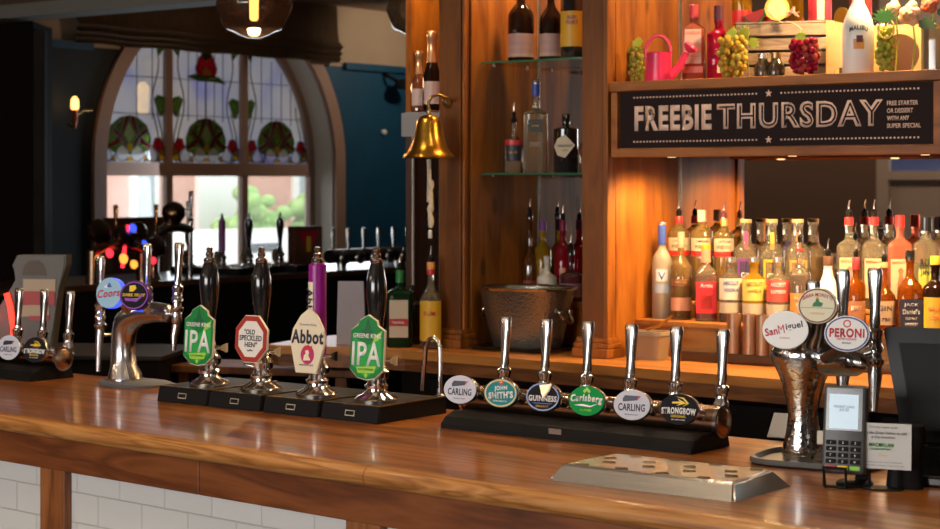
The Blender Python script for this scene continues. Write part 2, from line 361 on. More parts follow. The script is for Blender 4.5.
for cx, lo, hi in ((-1.02, -1.48, -.56), (0, -.48, .48), (1.02, .56, 1.48)):
    for x in ((-.92, -.72) if cx < 0 else ((-.24, -.12, .12, .24) if cx == 0 else (.80, .95, 1.10))): ln(x, WZ+.42, x, WZ+1.5, .009)
    if cx: ln(cx*1.22, WZ+.40, cx*1.22, WZ+1.2, .009)
    for z in (.47, .83): ln(lo, WZ+z, hi, WZ+z, .012)
    for s in (-1, 1):                                   # paired stems with a leaf
        xe = cx+s*.44
        for o_ in (0, .055): 
            P = [(xe-s*(.10-o_)+s*.045*math.sin(i*.8), WZ+i*.1) for i in range(16)]; P = [p for p in P if inarch(*p)]
            if len(P) > 1: lead.tube([(p[0], -.008, p[1]) for p in (P if o_ == 0 else P[:6])], .006, 4)
        piece('G', [(xe-s*.12, WZ+.62), (xe-s*.07, WZ+.66), (xe+s*.015, WZ+.64), (xe+s*.02, WZ+.52), (xe-s*.03, WZ+.45), (xe-s*.07, WZ+.50)], .002)
        piece('G', [(xe-s*.10, WZ+1.18), (xe-s*.02, WZ+1.22), (xe+s*.01, WZ+1.12), (xe-s*.06, WZ+1.05)], .002)
        piece('R', [(cx+s*.30, WZ+.16), (cx+s*.33, WZ+.24), (cx+s*.40, WZ+.24), (cx+s*.46, WZ+.14), (cx+s*.45, WZ+.07), (cx+s*.36, WZ+.10)], .004)
        piece('Y', [(cx+s*.37, WZ+.02), (cx+s*.39, WZ+.13), (cx+s*.45, WZ+.13), (cx+s*.46, WZ+.03)], .006)
        piece('W', [(cx+s*.20, WZ+.02), (cx+s*.28, WZ+.17), (cx+s*.37, WZ+.06), (cx+s*.36, WZ+.01)], .004)
        cols['W'].prism(ell(.078, .072, 18, cx+s*.092, WZ+.085), .005, TM(0, -.02, 0)); lead.tube([(p[0], -.022, p[1]) for p in ell(.080, .074, 18, cx+s*.092, WZ+.085)], .005, 4)
        piece('Y', [(cx+s*.18, WZ+.01), (cx+s*.185, WZ+.08), (cx+s*.25, WZ+.02)], .008)
    piece('G', [(cx-.27, WZ+.13), (cx-.275, WZ+.24), (cx-.22, WZ+.36), (cx-.11, WZ+.43), (cx, WZ+.45), (cx+.11, WZ+.43), (cx+.22, WZ+.36), (cx+.275, WZ+.24), (cx+.27, WZ+.13), (cx+.15, WZ+.08), (cx-.15, WZ+.08)], .0)
    piece('S' if cx <= 0 else 'O', [(cx, WZ+.40), (cx+.08, WZ+.28), (cx, WZ+.17), (cx-.08, WZ+.28)], .006)
    for s in (-1, 1):
        piece('R', [(cx, WZ+.45), (cx+s*.06, WZ+.44), (cx+s*.10, WZ+.30), (cx+s*.20, WZ+.20), (cx+s*.27, WZ+.17), (cx+s*.26, WZ+.13), (cx+s*.14, WZ+.18), (cx+s*.06, WZ+.30)], .009)
        piece('R', [(cx+s*.02, WZ+.15), (cx+s*.10, WZ+.26), (cx+s*.20, WZ+.33), (cx+s*.23, WZ+.30), (cx+s*.13, WZ+.23), (cx+s*.06, WZ+.13)], .010)
        piece('O', [(cx+s*.11, WZ+.40), (cx+s*.19, WZ+.35), (cx+s*.12, WZ+.30)], .006)
    cols['Y'].prism(ell(.042, .042, 14, cx, WZ+.14), .005, TM(0, -.024, 0)); cols['Y'].prism([(cx-.05, WZ+.01), (cx+.05, WZ+.01), (cx, WZ+.06)], .005, TM(0, -.024, 0))
    if cx == 0:
        ln(0, WZ+.45, 0, WZ+.9, .016)
        piece('R', [(-.12, WZ+.86), (-.15, WZ+.95), (-.10, WZ+1.06), (0, WZ+1.12), (.10, WZ+1.06), (.15, WZ+.95), (.12, WZ+.86)], .006)
        piece('G', [(-.08, WZ+1.07), (0, WZ+1.25), (.08, WZ+1.07), (0, WZ+1.02)], .01); piece('Y', [(-.07, WZ+.87), (-.06, WZ+.93), (0, WZ+.97), (.06, WZ+.93), (.07, WZ+.87)], .01)
        piece('G', [(-.27, WZ+.86), (-.1, WZ+.82), (.1, WZ+.82), (.27, WZ+.80), (.16, WZ+.87), (0, WZ+.86), (-.15, WZ+.89)], .012)
for k, m in zip('GRWYOS', (SGG, SGR, SGW, SGY, SGO, SGS)): cols[k].done('stained_glass', m, WIN, 0)
lead.done('lead_came', LEAD, WIN, 0)
ln_ = thing('lantern', 'amber glowing lantern blurred behind the frosted stained glass, left light', 'lantern', (-13.75, ax(143, 97, -13.75).y, ax(143, 97, -13.75).z))
MB().loft([(-.17, .03), (-.13, .06), (.09, .065), (.15, .03)]).done('lit_globe', mat('lantern_glow', (1, .62, .22), .5, emit=13), ln_); MB().tube([(0, 0, .2), (0, 0, .4), (.4, 0, .4)], .015).done('bracket', BLACKM, ln_)
# ---- outside: pavement, brick terrace, parked van, hedge
EX = lambda px, x=-22.0: ax(px, 200, x).y
sbox('street_ground', (-40, -5, -.3), (-13.6, 45, -.2), noisy('pale_pavement', (.45, .44, .42), (.55, .54, .52), 2, .8), 'pale street outside the arched window')
def outside():
    b = thing('terraced_house', 'pink brick terraced house seen across the street through the arched window', 'house', (-22.0, 20.2, -.2))
    m = noisy('pink_brick', (.62, .30, .22), (.70, .38, .30), 5, .8)
    MB().box((-2, 0, 2.6), (4, 9, 5.2)).done('brick_wall', m, b, 0)
    for y0, y1 in ((-1.6, -1.15), (-.35, .08), (3.4, 4.2)):
        MB().box((.03, (y0+y1)/2, 1.9), (.06, y1-y0+.15, 1.6)).done('window_frame', WHITE, b, 0)
        MB().box((.065, (y0+y1)/2, 1.9), (.02, (y1-y0)*.8, 1.3)).done('window_pane', mat('grey_reflecting_pane', (.30, .38, .42), .15), b, 0)
    MB().box((.04, 1.5, 1.2), (.1, 1.0, 2.4)).done('front_door', WHITE, b, 0)
    MB().box((.02, -2.6, 2), (.1, .9, 4.4)).done('drainpipe_strip', WHITE, b, 0)
    v = thing('van', 'white van parked in the street outside the arched window', 'van', (-19.5, 19.9, -.6))
    bb = MB(); bb.loft([(.25, .9, 2.0, 8), (.9, .95, 2.1, 8), (1.35, .88, 1.95, 8), (1.62, .75, 1.7, 8)]); bb.done('body', WHITE, v)
    MB().box((.86, -.6, 1.3), (.05, .8, .3)).done('side_window', mat('van_window', (.05, .07, .09), .1), v, 0)
    for y in (-1.3, 1.3): MB().loft([(-.1, .3), (.1, .3)], TM(.9, y, .3, 0, 90)).done('wheel', BLACKM, v)
    h = MB(); rr = random.Random(3)
    for i in range(150): h.ball((rr.uniform(-.45, .45), rr.uniform(-1.3, 1.3), rr.uniform(.3, 1.45+.35*math.sin(i))), rr.uniform(.12, .24), (1, 1, .8), u=6, v=5)
    o = h.done('garden_hedge', noisy('bright_hedge_leaves', (.20, .42, .08), (.40, .58, .22), 9, .8)); o.location = (-21.0, 22.2, -.2)
    tag(o, 'bright green hedge in front of the brick house outside the window', 'hedge')
    s = thing('estate_sign', 'blue and white board on a post in the street outside the window', 'sign', (-21.2, 24.35, -.2))
    MB().box((0, 0, 1.0), (.06, .06, 2.0)).done('post', WHITE, s, 0); MB().box((.04, 0, 1.85), (.04, .75, .75)).done('board', WHITE, s, 0); MB().box((.066, 0, 1.98), (.01, .7, .34)).done('blue_panel', mat('sign_blue', (.06, .16, .45), .4), s, 0)
outside()
# ---- roman blind over the arch
bl = MB(); prof = []
t = bmesh.new(); rows = []
zs = [3.0, 3.02, 3.05, 3.07, 3.10, 3.13, 3.17, 3.23, 3.35, 3.5, 3.61]; ys = [.05, .02, .06, .03, .08, .04, .09, .03, .015, .01, .0]
for i in range(73):
    y = 10.94+3.6*i/72; rows.append([t.verts.new((-12.93+ys[k]+.010*math.sin(i*.9+k*.3)*(1 if k > 6 else .4), y, z+.006*math.sin(i*.35)*(k < 7))) for k, z in enumerate(zs)])
for A, Bq in zip(rows, rows[1:]):
    for k in range(len(zs)-1): t.faces.new((A[k], Bq[k], Bq[k+1], A[k+1]))
bmesh.ops.solidify(t, geom=t.faces[:], thickness=.006); bl.merge(t)
o = bl.done('roman_blind', noisy('dark_brown_linen', (.10, .06, .036), (.16, .095, .05), 14, .9, stretch=(1, 6, .6)))
tag(o, 'dark brown fabric roman blind gathered above the arched window', 'blind')
# ---- wall sconce on the dark wall left of the window
s = thing('wall_sconce', 'small brass candle wall light glowing on the dark wall left of the window', 'wall light', ax(66, 118, -12.95))
MB().loft([(-.09, .012), (-.05, .022), (0, .028), (.05, .022), (.07, .035), (.075, .012)], TM(.12, 0, 0)).done('candle_holder', mat('copper_red', (.35, .08, .03), .4, .6), s)
MB().tube([(.02, 0, -.05), (.07, 0, -.08), (.12, 0, -.08)], .01).tube([(.12, 0, .02), (.12, .1, .07), (.12, .2, .075)], .009).done('arm', BRASSD, s)
MB().loft([(.075, .026), (.09, .035), (.16, .033), (.19, .012)], TM(.12, 0, 0)).done('bulb', mat('candle_glow', (1, .45, .10), .5, emit=5), s)
lp = ax(66, 90, -12.8); light('POINT', 'sconce_light', (lp.x+.15, lp.y, lp.z), .5, WARM, .04)
# ---- teal wall: knob and dark bracket light
o = MB().ball((0, 0, 0), .035).done('wall_sensor', PAPER); o.location = ax(384, 132, -12.98); tag(o, 'small white round sensor on the teal wall', 'sensor')
s = thing('picture_light', 'dark bracket light high on the teal wall', 'wall light', ax(387, 80, -12.99))
MB().tube([(0, -.05, .06), (.1, -.05, .02), (.18, .02, -.04)], .02).done('arm', BLACKM, s); MB().loft([(-.10, .13), (-.06, .12), (0, .06)], TM(.2, .06, 0)).done('shade', BLACKM, s)
# ---- pendant lamps
AMB = glass('smoked_amber_glass', (.20, .14, .13), .80, gloss=.45)
def pendant(px, py, D, sc, label, m, on=True):
    p = at(px, py, D); s = thing('pendant_lamp', label, 'lamp', p, 0, 'glass pendant lamps above the island bar'); k = sc
    MB().loft([(-.062*k, .002*k), (-.062*k, .03*k), (-.048*k, .065*k), (-.030*k, .10*k), (-.022*k, .125*k), (-.008*k, .142*k), (.085*k, .178*k), (.10*k, .178*k), (.16*k, .165*k), (.24*k, .07*k), (.27*k, .045*k)], n=32, cap=False).done('shade', m, s)
    MB().loft([(.22*k, .03*k), (.25*k, .048*k), (.33*k, .04*k), (.34*k, .01*k)]).tube([(0, 0, .33*k), (0, 0, 3.61-p.z)], .006).done('lamp_holder', BLACKM, s)
    MB().loft([(.02*k, .012*k), (.03*k, .02*k), (.15*k, .022*k), (.19*k, .008*k)]).done('bulb', mat('filament_glow', (1, .38, .08), .5, emit=14) if on else mat('filament_soft', (1, .42, .12), .5, emit=3), s)
    if on: light('POINT', 'pendant_light', (p.x, p.y, p.z-.15), 9, WARM, .05)
pendant(254, 25, 8.6, 1.0, 'smoked glass pendant lamp with glowing bulb in front of the brown blind', AMB)
pendant(417, 26, 10, .95, 'clear glass pendant lamp half hidden by the pine post', glass('smoky_glass', (.45, .40, .36), .7, gloss=.4), False)
# ============================================================= FRONT BAR COUNTER
BA = TM(-2.8, 3.226, 0, 0, 0, -3.83)
bar = thing('bar_counter', 'long varnished wooden bar counter with tiled front and rounded pale nosing', 'bar counter', (-2.8, 3.226, 0), -3.83)
X0, X1 = -6.5, 2.6
t = bmesh.new()
# worktop: front parallel to the nosing, back edge parallel to the room
q = BA.inverted(); back = [q @ Vector((x, 4.19, 0)) for x in (-9.4, -.15)]
MB().loft([(1.0, 0)]).b.free()
wt = [(X0, .03), (X1, .03), (back[1].x, back[1].y), (back[0].x, back[0].y)]
lo = [t.verts.new((x, y, 1.03)) for x, y in wt]; hi = [t.verts.new((x, y, 1.07)) for x, y in wt]
t.faces.new(lo[::-1]); t.faces.new(hi)
for i in range(4): t.faces.new((lo[i], lo[(i+1) % 4], hi[(i+1) % 4], hi[i]))
MB().merge(t).done('worktop', BARTOP, bar, 0)
prof = [(.035, 1.07), (.022, 1.0695), (.009, 1.066), (.001, 1.058), (-.003, 1.047), (-.001, 1.035), (.006, 1.025), (.02, 1.020), (.05, 1.02), (.05, 1.04), (.035, 1.04)]
for a, c in ((X0, .012), (.014, X1)):
    t = bmesh.new(); A = [t.verts.new((a, y, z)) for y, z in prof]; Bq = [t.verts.new((c, y, z)) for y, z in prof]; k = len(prof)
    t.faces.new(A); t.faces.new(Bq[::-1])
    for i in range(k): t.faces.new((A[i], Bq[i], Bq[(i+1) % k], A[(i+1) % k]))
    MB().merge(t).done('nosing', NOSE, bar, 50)
MB().box(((X0-.617)/2, .05, .975), (-.617-X0, .03, .094), bev=.003).box(((X1-.615)/2, .05, .975), (X1+.615, .03, .094), bev=.003).done('apron', APRON, bar, 0)
for px in (49, 372, 700): 
    xx = (q @ ay(px, 500 if px < 100 else 525, 3.34 if px < 100 else (3.30 if px < 500 else 3.2))).x
    MB().box((xx, .055, .46), (.115, .03, .94), bev=.004).done('post', APOST, bar, 0)
TILE = mat('glazed_tiles', (.6, .58, .55), .25); b_ = TILE.node_tree.nodes['Principled BSDF']
tc = N(TILE, 'ShaderNodeTexCoord'); sx = N(TILE, 'ShaderNodeSeparateXYZ'); cb = N(TILE, 'ShaderNodeCombineXYZ'); L(TILE, tc.outputs['Object'], sx.inputs[0]); L(TILE, sx.outputs[0], cb.inputs[0]); L(TILE, sx.outputs[2], cb.inputs[1])
br = N(TILE, 'ShaderNodeTexBrick'); br.inputs['Scale'].default_value = 1; br.inputs['Brick Width'].default_value = .19; br.inputs['Row Height'].default_value = .084; br.inputs['Mortar Size'].default_value = .0022
br.inputs['Color1'].default_value = (.72, .70, .665, 1); br.inputs['Color2'].default_value = (.69, .67, .645, 1); br.inputs['Mortar'].default_value = (.60, .58, .54, 1); br.inputs['Mortar Smooth'].default_value = .3
mp = N(TILE, 'ShaderNodeMapping'); mp.inputs['Location'].default_value = (.03, .055, 0); L(TILE, cb.outputs[0], mp.inputs[0]); L(TILE, mp.outputs[0], br.inputs['Vector']); L(TILE, br.outputs[0], b_.inputs['Base Color'])
bp = N(TILE, 'ShaderNodeBump', Strength=.9, Distance=.004); bp.invert = True; L(TILE, br.outputs['Fac'], bp.inputs['Height']); L(TILE, bp.outputs[0], b_.inputs['Normal'])
MB().box(((X0+X1)/2, .075, .46), (X1-X0, .02, .94)).done('tile_panel', TILE, bar, 0)
bkx0, bkx1 = -9.3, -.1
o = MB().box(((X0+X1)/2, .55, .5), (X1-X0-.1, .7, .98)).done('carcass', NEARB, bar, 0)
# ============================================================= BACK BAR
YF = 5.77; XL, XM0, XM1, XR = -4.468, -3.891, -3.778, -1.4; YM = 6.29
bb = thing('back_bar', 'tall orange pine back bar with mirrored alcoves, posts and a sign bulkhead', 'back bar', (0, 0, 0))
def bbox(nm, lo, hi, m=PINE, bev=.003, par=None):
    return MB().box([(a+c)/2 for a, c in zip(lo, hi)], [abs(c-a) for a, c in zip(lo, hi)], bev=bev).done(nm, m, bb if par is None else par, 0)
bbox('post', (-4.585, YF, 1.07), (XL-.008, YF+.06, 3.0), DPINE); bbox('side_panel', (-4.50, YF+.062, 1.07), (XL, 6.36, 3.0), PINE)
bbox('bead', (XL-.008, YF+.01, 1.07), (XL+.004, YF+.03, 3.0), PINE)
bbox('post', (XM0, YF, 1.07), (XM1-.012, YF+.06, 3.0), DPINE); bbox('side_panel', (XM0+.012, YF+.062, 1.07), (XM1, 6.36, 3.0), PINE)
bbox('bead', (XM1-.014, YF-.004, 1.07), (XM1+.006, YF+.05, 3.0), PINE)
for x0, x1 in ((-4.62, XL+.012), (XM0-.03, XM1+.022)):
    b = MB()
    for z0, z1, o_ in ((1.07, 1.105, .03), (1.105, 1.125, .022), (1.125, 1.145, .012)): b.box(((x0+x1)/2, YF+.03, (z0+z1)/2), (x1-x0+o_-.03, .075+o_*2-.02, z1-z0), bev=.004)
    b.done('plinth', PINE, bb, 0)
# alcove mirrors
bbox('alcove_mirror', (XL+.001, YM, 1.08), (XM0+.011, YM+.01, 3.0), MIRROR, 0); bbox('alcove_mirror', (XM1+.001, YM, 1.08), (XR, YM+.01, 3.0), MIRROR, 0)
for x in (XL+.006, XM1+.006): bbox('mirror_edge', (x-.004, YM-.008, 1.08), (x+.004, YM, 3.0), STEEL, 0)
bbox('back_panel', (-4.50, YM+.012, .1), (XR, YM+.07, 3.0), DPINE)
bbox('canopy', (-4.62, YF-.06, 3.0), (XR, 6.36, 3.1), DPINE)
bbox('mirror_batten', (-3.975, YM-.012, 1.3), (XM0+.012, YM-.002, 3.0), DARKW, 0)
# bulkhead under the display shelf
bulk = (-3.751, -2.38)
bbox('shelf_board', (bulk[0]-.008, YF-.012, 2.072), (XR, YM, 2.108), SIGNW)
bbox('bulkhead', (bulk[0], YF+.012, 1.83), (XR, YF+.16, 2.072), SIGNW)
b = MB(); b.box(((bulk[0]+XR)/2, YF-.0, 1.842), (XR-bulk[0], .03, .034), bev=.004).box((bulk[0]+.014, YF, 1.96), (.028, .03, .22), bev=.003).box((-2.462, YF, 1.96), (.03, .03, .22), bev=.003); b.done('sign_frame', SIGNW, bb, 0)
for x in (-3.55, -3.05, -2.55):
    MB().loft([(1.825, .014), (1.829, .018)], TM(x, YF+.09, 0)).done('downlight', mat('downlight_glow', (1, .62, .28), .5, emit=3), bb)
# sign
sg_ = thing('sign_board', 'black FREEBIE THURSDAY sign with pale lettering on the bulkhead', 'sign', ((-3.72-2.476)/2, YF-.004, 1.965))
SW, SH = 1.236, .208; MB().box((0, .004, 0), (SW, .008, SH)).done('panel', mat('sign_black', (.020, .012, .013), .85, spec=.15), sg_, 0)
PEACH = mat('peach_lettering', (.80, .56, .44), .7)
x0 = -SW/2; u = SW/855.  # sign drawn in units of the panel
def sx_(f): return x0+SW*f
b = MB(); b.text('FREEBIE', .328, .092, TM(sx_(.184), -.001, .004), bold=.055, sp=1.0); b.done('lettering', PEACH, sg_, 0)
b = MB(); b.text('THURSDAY', .642, .092, TM(sx_(.594), -.001, .004), bold=.05, sp=1.0); b.done('lettering', PEACH, sg_, 0)
b = MB(); b.text('THURSDAY', .622, .076, TM(sx_(.594), -.0018, .004), bold=-.022, sp=1.22); b.done('inline', mat('sign_black', (0, 0, 0)), sg_, 0)
b = MB()
for i, s in enumerate(('FREE STARTER', 'OR DESSERT', 'WITH ANY', 'SUPER SPECIAL')):
    wd = (.112, .094, .08, .122)[i]; b.text(s, wd, .0155, TM(sx_(.866)+wd/2, -.001, .035-i*.0255), bold=.03, sp=.95)
b.done('lettering', PEACH, sg_, 0)
for zz in (.082, -.082):
    MB().prism(star(.014, sx_(.503), zz), .001, TM(0, -.001, 0)).done('star', PEACH, sg_, 0)
    for half in (0, 1):
      b = MB()
      for i in range(80):
          f = .05+i*.01148
          if abs(f-.503) > .034 and f < .957 and (f > .5) == bool(half): b.box((sx_(f), -.001, zz), (.0062, .001, .0056))
      b.done('dotted_line', PEACH, sg_, 0)

# back counter
bc = thing('back_counter', 'honey pine counter running under the mirrored back bar', 'counter', (0, 0, 0))
cx = lambda nm, lo, hi, m=PINEX, bev=.004: bbox(nm, lo, hi, m, bev, bc)
t = MB(); out = [(-5.30, 5.72), (-5.22, 5.44), (-5.16, 5.42), (-4.86, 5.53), (-4.62, 5.575), (-2.9, 5.51), (-1.2, 5.44), (-1.2, 6.27), (-5.30, 6.27)]
def slab(out, z0, z1, nm, m, par):
    q = bmesh.new(); a = [q.verts.new((x, y, z0)) for x, y in out]; c = [q.verts.new((x, y, z1)) for x, y in out]; q.faces.new(a[::-1]); f = q.faces.new(c)
    for i in range(len(out)): q.faces.new((a[i], a[(i+1) % len(out)], c[(i+1) % len(out)], c[i]))
    bmesh.ops.bevel(q, geom=list(f.edges), offset=.004, segments=2, affect='EDGES')
    return MB().merge(q).done(nm, m, par, 0)
slab(out, 1.035, 1.07, 'worktop', PINEX, bc)
slab([(x, y+.02) for x, y in out[:-2]]+[(-1.2, 6.25), (-5.28, 6.25)], .985, 1.034, 'apron', wood('red_pine', (.14, .045, .012), (.26, .09, .022), (.36, .13, .035), (.9, 7, 7), .4, .1, .8), bc)
cx('cupboard', (-4.74, 5.72, 0), (-1.2, 6.25, .985), NEARB, 0)
cx('kickboard', (-4.7, 5.70, 0), (-1.2, 5.72, .1), BLACKM, 0)
for x0 in (-4.6, -3.95, -3.3, -2.65, -2.0): cx('cooler_door', (x0+.02, 5.69, .14), (x0+.63, 5.718, .95), mat('cooler_door_black', (.015, .013, .012), .25), .004)
# steps the bottles stand on
fs = thing('bottle_step', 'long low pine step carrying the front row of spirit bottles', 'step', (0, 0, 0))
o = bbox('board', (-3.772, 5.96, 1.185), (XR, 6.165, 1.207), PINEX, .003, fs); bbox('riser', (-3.772, 5.97, 1.071), (XR, 5.99, 1.184), PINEX, .001, fs)
bs = thing('bottle_step', 'narrow upper pine step at the mirror carrying the back row of bottles', 'step', (0, 0, 0))
bbox('board', (-3.772, 6.170, 1.25), (XR, 6.284, 1.27), PINEX, .003, bs); bbox('riser', (-3.772, 6.172, 1.071), (XR, 6.19, 1.249), PINEX, .001, bs)
ls = thing('bottle_step', 'pine step behind the hammered bucket in the left alcove', 'step', (0, 0, 0))
bbox('board', (XL+.006, 6.078, 1.23), (XM0+.008, 6.284, 1.25), PINEX, .003, ls); bbox('riser', (XL+.006, 6.082, 1.071), (XM0+.008, 6.10, 1.229), PINEX, .001, ls)
o = MB().box(((-3.55-2.2)/2, 5.91, 1.0895), (1.35, .085, .035), bev=.003).done('drip_rail', mat('dark_bronze', (.12, .07, .04), .4, .6)); tag(o, 'dark narrow metal rail lying along the counter before the bottle step', 'rail')
# end panel left of the post, with little grey shelf
ep = thing('end_panel', 'narrow pine and brown panel at the left end of the back bar', 'panel', (-5.0, 6.0, 1.07))
MB().box((-.04, .26, .43), (.03, .26, .86)).done('lower_panel', DARKW, ep, 0); MB().box((-.04, .26, 1.4), (.03, .26, 1.06)).done('upper_panel', PINE, ep, 0)
MB().box((-.022, .14, .43), (.004, .012, .86)).box((-.022, .33, .43), (.004, .012, .86)).done('edge_strip', PAPER, ep, 0)
# ------------------------------------------------------------- glass shelves
GEDGE = glass('green_edge_glass', (.10, .42, .24), .5, gloss=.4); GTOP = glass('pale_shelf_glass', (.80, .90, .84), .8, gloss=.3)
def gshelf(z, lab):
    s = thing('glass_shelf', lab, 'shelf', (0, 0, z)); x0, x1, y0, y1 = XL+.003, XM0+.010, 5.87, 6.275
    pts = [(x0, y0+.03), (x0+.01, y0+.012), (x0+.05, y0), (x1, y0), (x1, y1), (x0, y1)]
    q = bmesh.new(); a = [q.verts.new((x, y, -.008)) for x, y in pts]; q.faces.new(a); c = [q.verts.new((x, y, 0)) for x, y in pts]; q.faces.new(c); MB().merge(q).done('pane', GTOP, s, 0)
    q = bmesh.new(); a = [q.verts.new((x, y, -.008)) for x, y in pts]; c = [q.verts.new((x, y, 0)) for x, y in pts]
    for i in range(5): q.faces.new((a[i], a[i+1], c[i+1], c[i]))
    MB().merge(q).done('green_edge', GEDGE, s, 0)
    for x, y in ((x0+.006, 5.97), (x0+.006, 6.2), (x1-.006, 5.97)): MB().ball((x, y, -.012), .006).done('bracket', STEEL, s)
    return s
Z1 = ay(500, 173, 5.87).z; Z2 = ay(500, 61, 5.87).z
gshelf(Z1, 'lower glass shelf with green edge in the left alcove'); gshelf(Z2, 'upper glass shelf with green edge in the left alcove')
# ============================================================= BOTTLES
def pourer(o, z, m=None, tall=.055, rad=.009):
    MB().loft([(z-.012, rad), (z+.012, rad*1.15), (z+.016, rad*.7), (z+.022, rad*.45)], n=12).done('pourer', m or BLACKM, o)
    MB().tube([(0, 0, z+.02), (0, 0, z+.035), (.003, -.004, z+tall)], .0028, 6).done('spout', mat('spout_steel', (.75, .62, .5), .25, 1), o)
def bottle(name, label, p, h, w, gl, group, p2=2, sh=.62, neck=.014, capm=None, caph=.025, labs=(), pour=None, liquid=None, lvl=.6, cat='bottle', rz=30, neckband=None, d=None, fat=None, capr=None, shk=.12):
    """p: base centre; h height; w width; labs: (z0, z1, half-angle, material, [(text, zc, w, h, material)])"""
    o = thing(name, label, cat, p, rz, group); r = w/2; ry = (d or w)/2
    secs = [(0, r*.92, ry*.92, p2), (.006, r, ry, p2), (h*sh, r, ry, p2)]
    if fat: secs = [(0, r*.7, ry*.7, p2), (.01, r*.85, ry*.85, p2), (h*sh*.35, r, ry, p2), (h*sh*.75, r*.96, ry*.96, p2), (h*sh, r*.75, ry*.75, p2)]
    for k in (.25, .5, .75, 1): 
        f = .5-.5*math.cos(math.pi*k); rr = 1 if k < .6 else 0
        secs.append((h*(sh+shk*k), secs[-1][1] if False else (r if not fat else r*.75)*(1-f)+neck*f, (ry if not fat else ry*.75)*(1-f)+neck*f, p2*(1-f)+2*f))
    ctop = h if not capm else h-caph
    secs += [(ctop-.012, neck*.95), (ctop-.008, neck*1.12), (ctop, neck*1.1)]
    MB().loft(secs, n=28).done('glass_body', gl, o)
    if liquid:
        zl = h*lvl; MB().loft([(.008, r*.9, ry*.9, p2), (min(zl, h*sh), r*.93, ry*.93, p2)]+([(zl, r*.7, ry*.7, p2)] if zl > h*sh else []), n=24).done('liquid', liquid, o)
    if capm: MB().loft([(h-caph, capr or neck*1.18), (h-.002, capr or neck*1.18), (h, (capr or neck*1.18)*.9)], n=18).done('cap', capm, o)
    if neckband: MB().loft([(h-caph-neckband[1], neck*1.2), (h-caph, neck*1.2)], n=18).done('neck_band', neckband[0], o)
    if pour: pourer(o, h+.008, pour if pour is not True else None, rad=neck*.75)
    flat = p2 > 3
    for L_ in labs:
        z0, z1, ha, m, tx = L_[:5]
        if flat: MB().box((0, -ry-.0008, (z0+z1)/2), (ha*2*r, .0012, z1-z0)).done('label', m, o, 0)
        else: MB().loft([(z0, r*1.012, ry*1.012), (z1, r*1.012, ry*1.012)], n=14, cap=False, a0=270-ha, a1=270+ha).done('label', m, o)
        if tx:
            b = MB()
            for s in tx: b.text(s[0], s[2], s[3], TM(0, (-ry-.0018 if flat else -ry*1.018-.0006), s[1]), bold=.02, bend=0 if flat else r*1.02)
            b.done('lettering', tx[0][4], o, 0)
    return o
G = lambda *a, **k: glass(*a, refr=.5, **k)
CL = G('bottle_clear', (1, .90, .70), .84, gloss=.3); FROST = G('bottle_frosted', (.85, .76, .62), .35, rough=.3, gloss=.2)
AMBER = G('amber_spirit', (.55, .15, .012), .62, gloss=.3); LAMB = G('pale_gold_spirit', (.95, .66, .25), .74, gloss=.35); DKB = G('dark_brown_glass', (.035, .014, .008), .12, rough=.06, gloss=.3)
PINK = G('pink_spirit', (.95, .28, .18), .55, gloss=.3); REDS = G('red_spirit', (.75, .02, .05), .45, gloss=.3); CRIM = G('crimson_spirit', (.55, .01, .06), .2, gloss=.3)
YEL = G('yellow_spirit', (.90, .50, .03), .55, gloss=.3); DKG = G('dark_green_glass', (.01, .06, .02), .2, gloss=.3); GRNG = G('green_glass', (.02, .30, .06), .3, gloss=.3); LIME = G('lime_spirit', (.45, .55, .08), .4, gloss=.3)
BLK = mat('black_glass', (.012, .012, .014), .1, coat=.5)
c = lambda n, r, g_, b, ro=.45, **k: mat(n, (r, g_, b), ro, **k)
CREML = c('cream_label', .58, .48, .34); SALM = c('salmon_label', .70, .32, .20); ORNG = c('orange_label', .70, .30, .07); YLAB = c('yellow_label', .78, .45, .03); BLAB = c('blue_label', .05, .10, .45); INK = c('dark_ink', .03, .03, .05)
CORK = c('cork', .55, .32, .14, .8); REDC = c('red_cap', .65, .03, .03, .35); PINKL = c('pink_label', .75, .36, .42); MAG = c('magenta_strip', .75, .05, .22); GOLD = c('gold_foil', .80, .50, .14, .3, metal=.8); PURP = c('purple_label', .20, .05, .28); OLAB = c('red_orange_label', .88, .18, .08); TEALC = c('teal_label', .03, .30, .36)
FR = 'spirit bottles on the front step'; BR = 'spirit bottles on the upper step by the mirror'
ZF, ZB = 1.207, 1.27
def pf(px, y=6.06, z=ZF): v = ay(px, 300, y); v.z = z; return v
def hz(px, py, y, z): return ay(px, py, y).z-z
def fr(px, top, w, name, label, gl, y=6.06, z=ZF, group=FR, **k):
    w = w*(y/((px-470)/F*ST+CT))/F/(1 if k.get('p2', 2) < 3 else 1.0)
    return bottle(name, label, pf(px, y, z), hz(px, top, y, z), w, gl, group, **k)
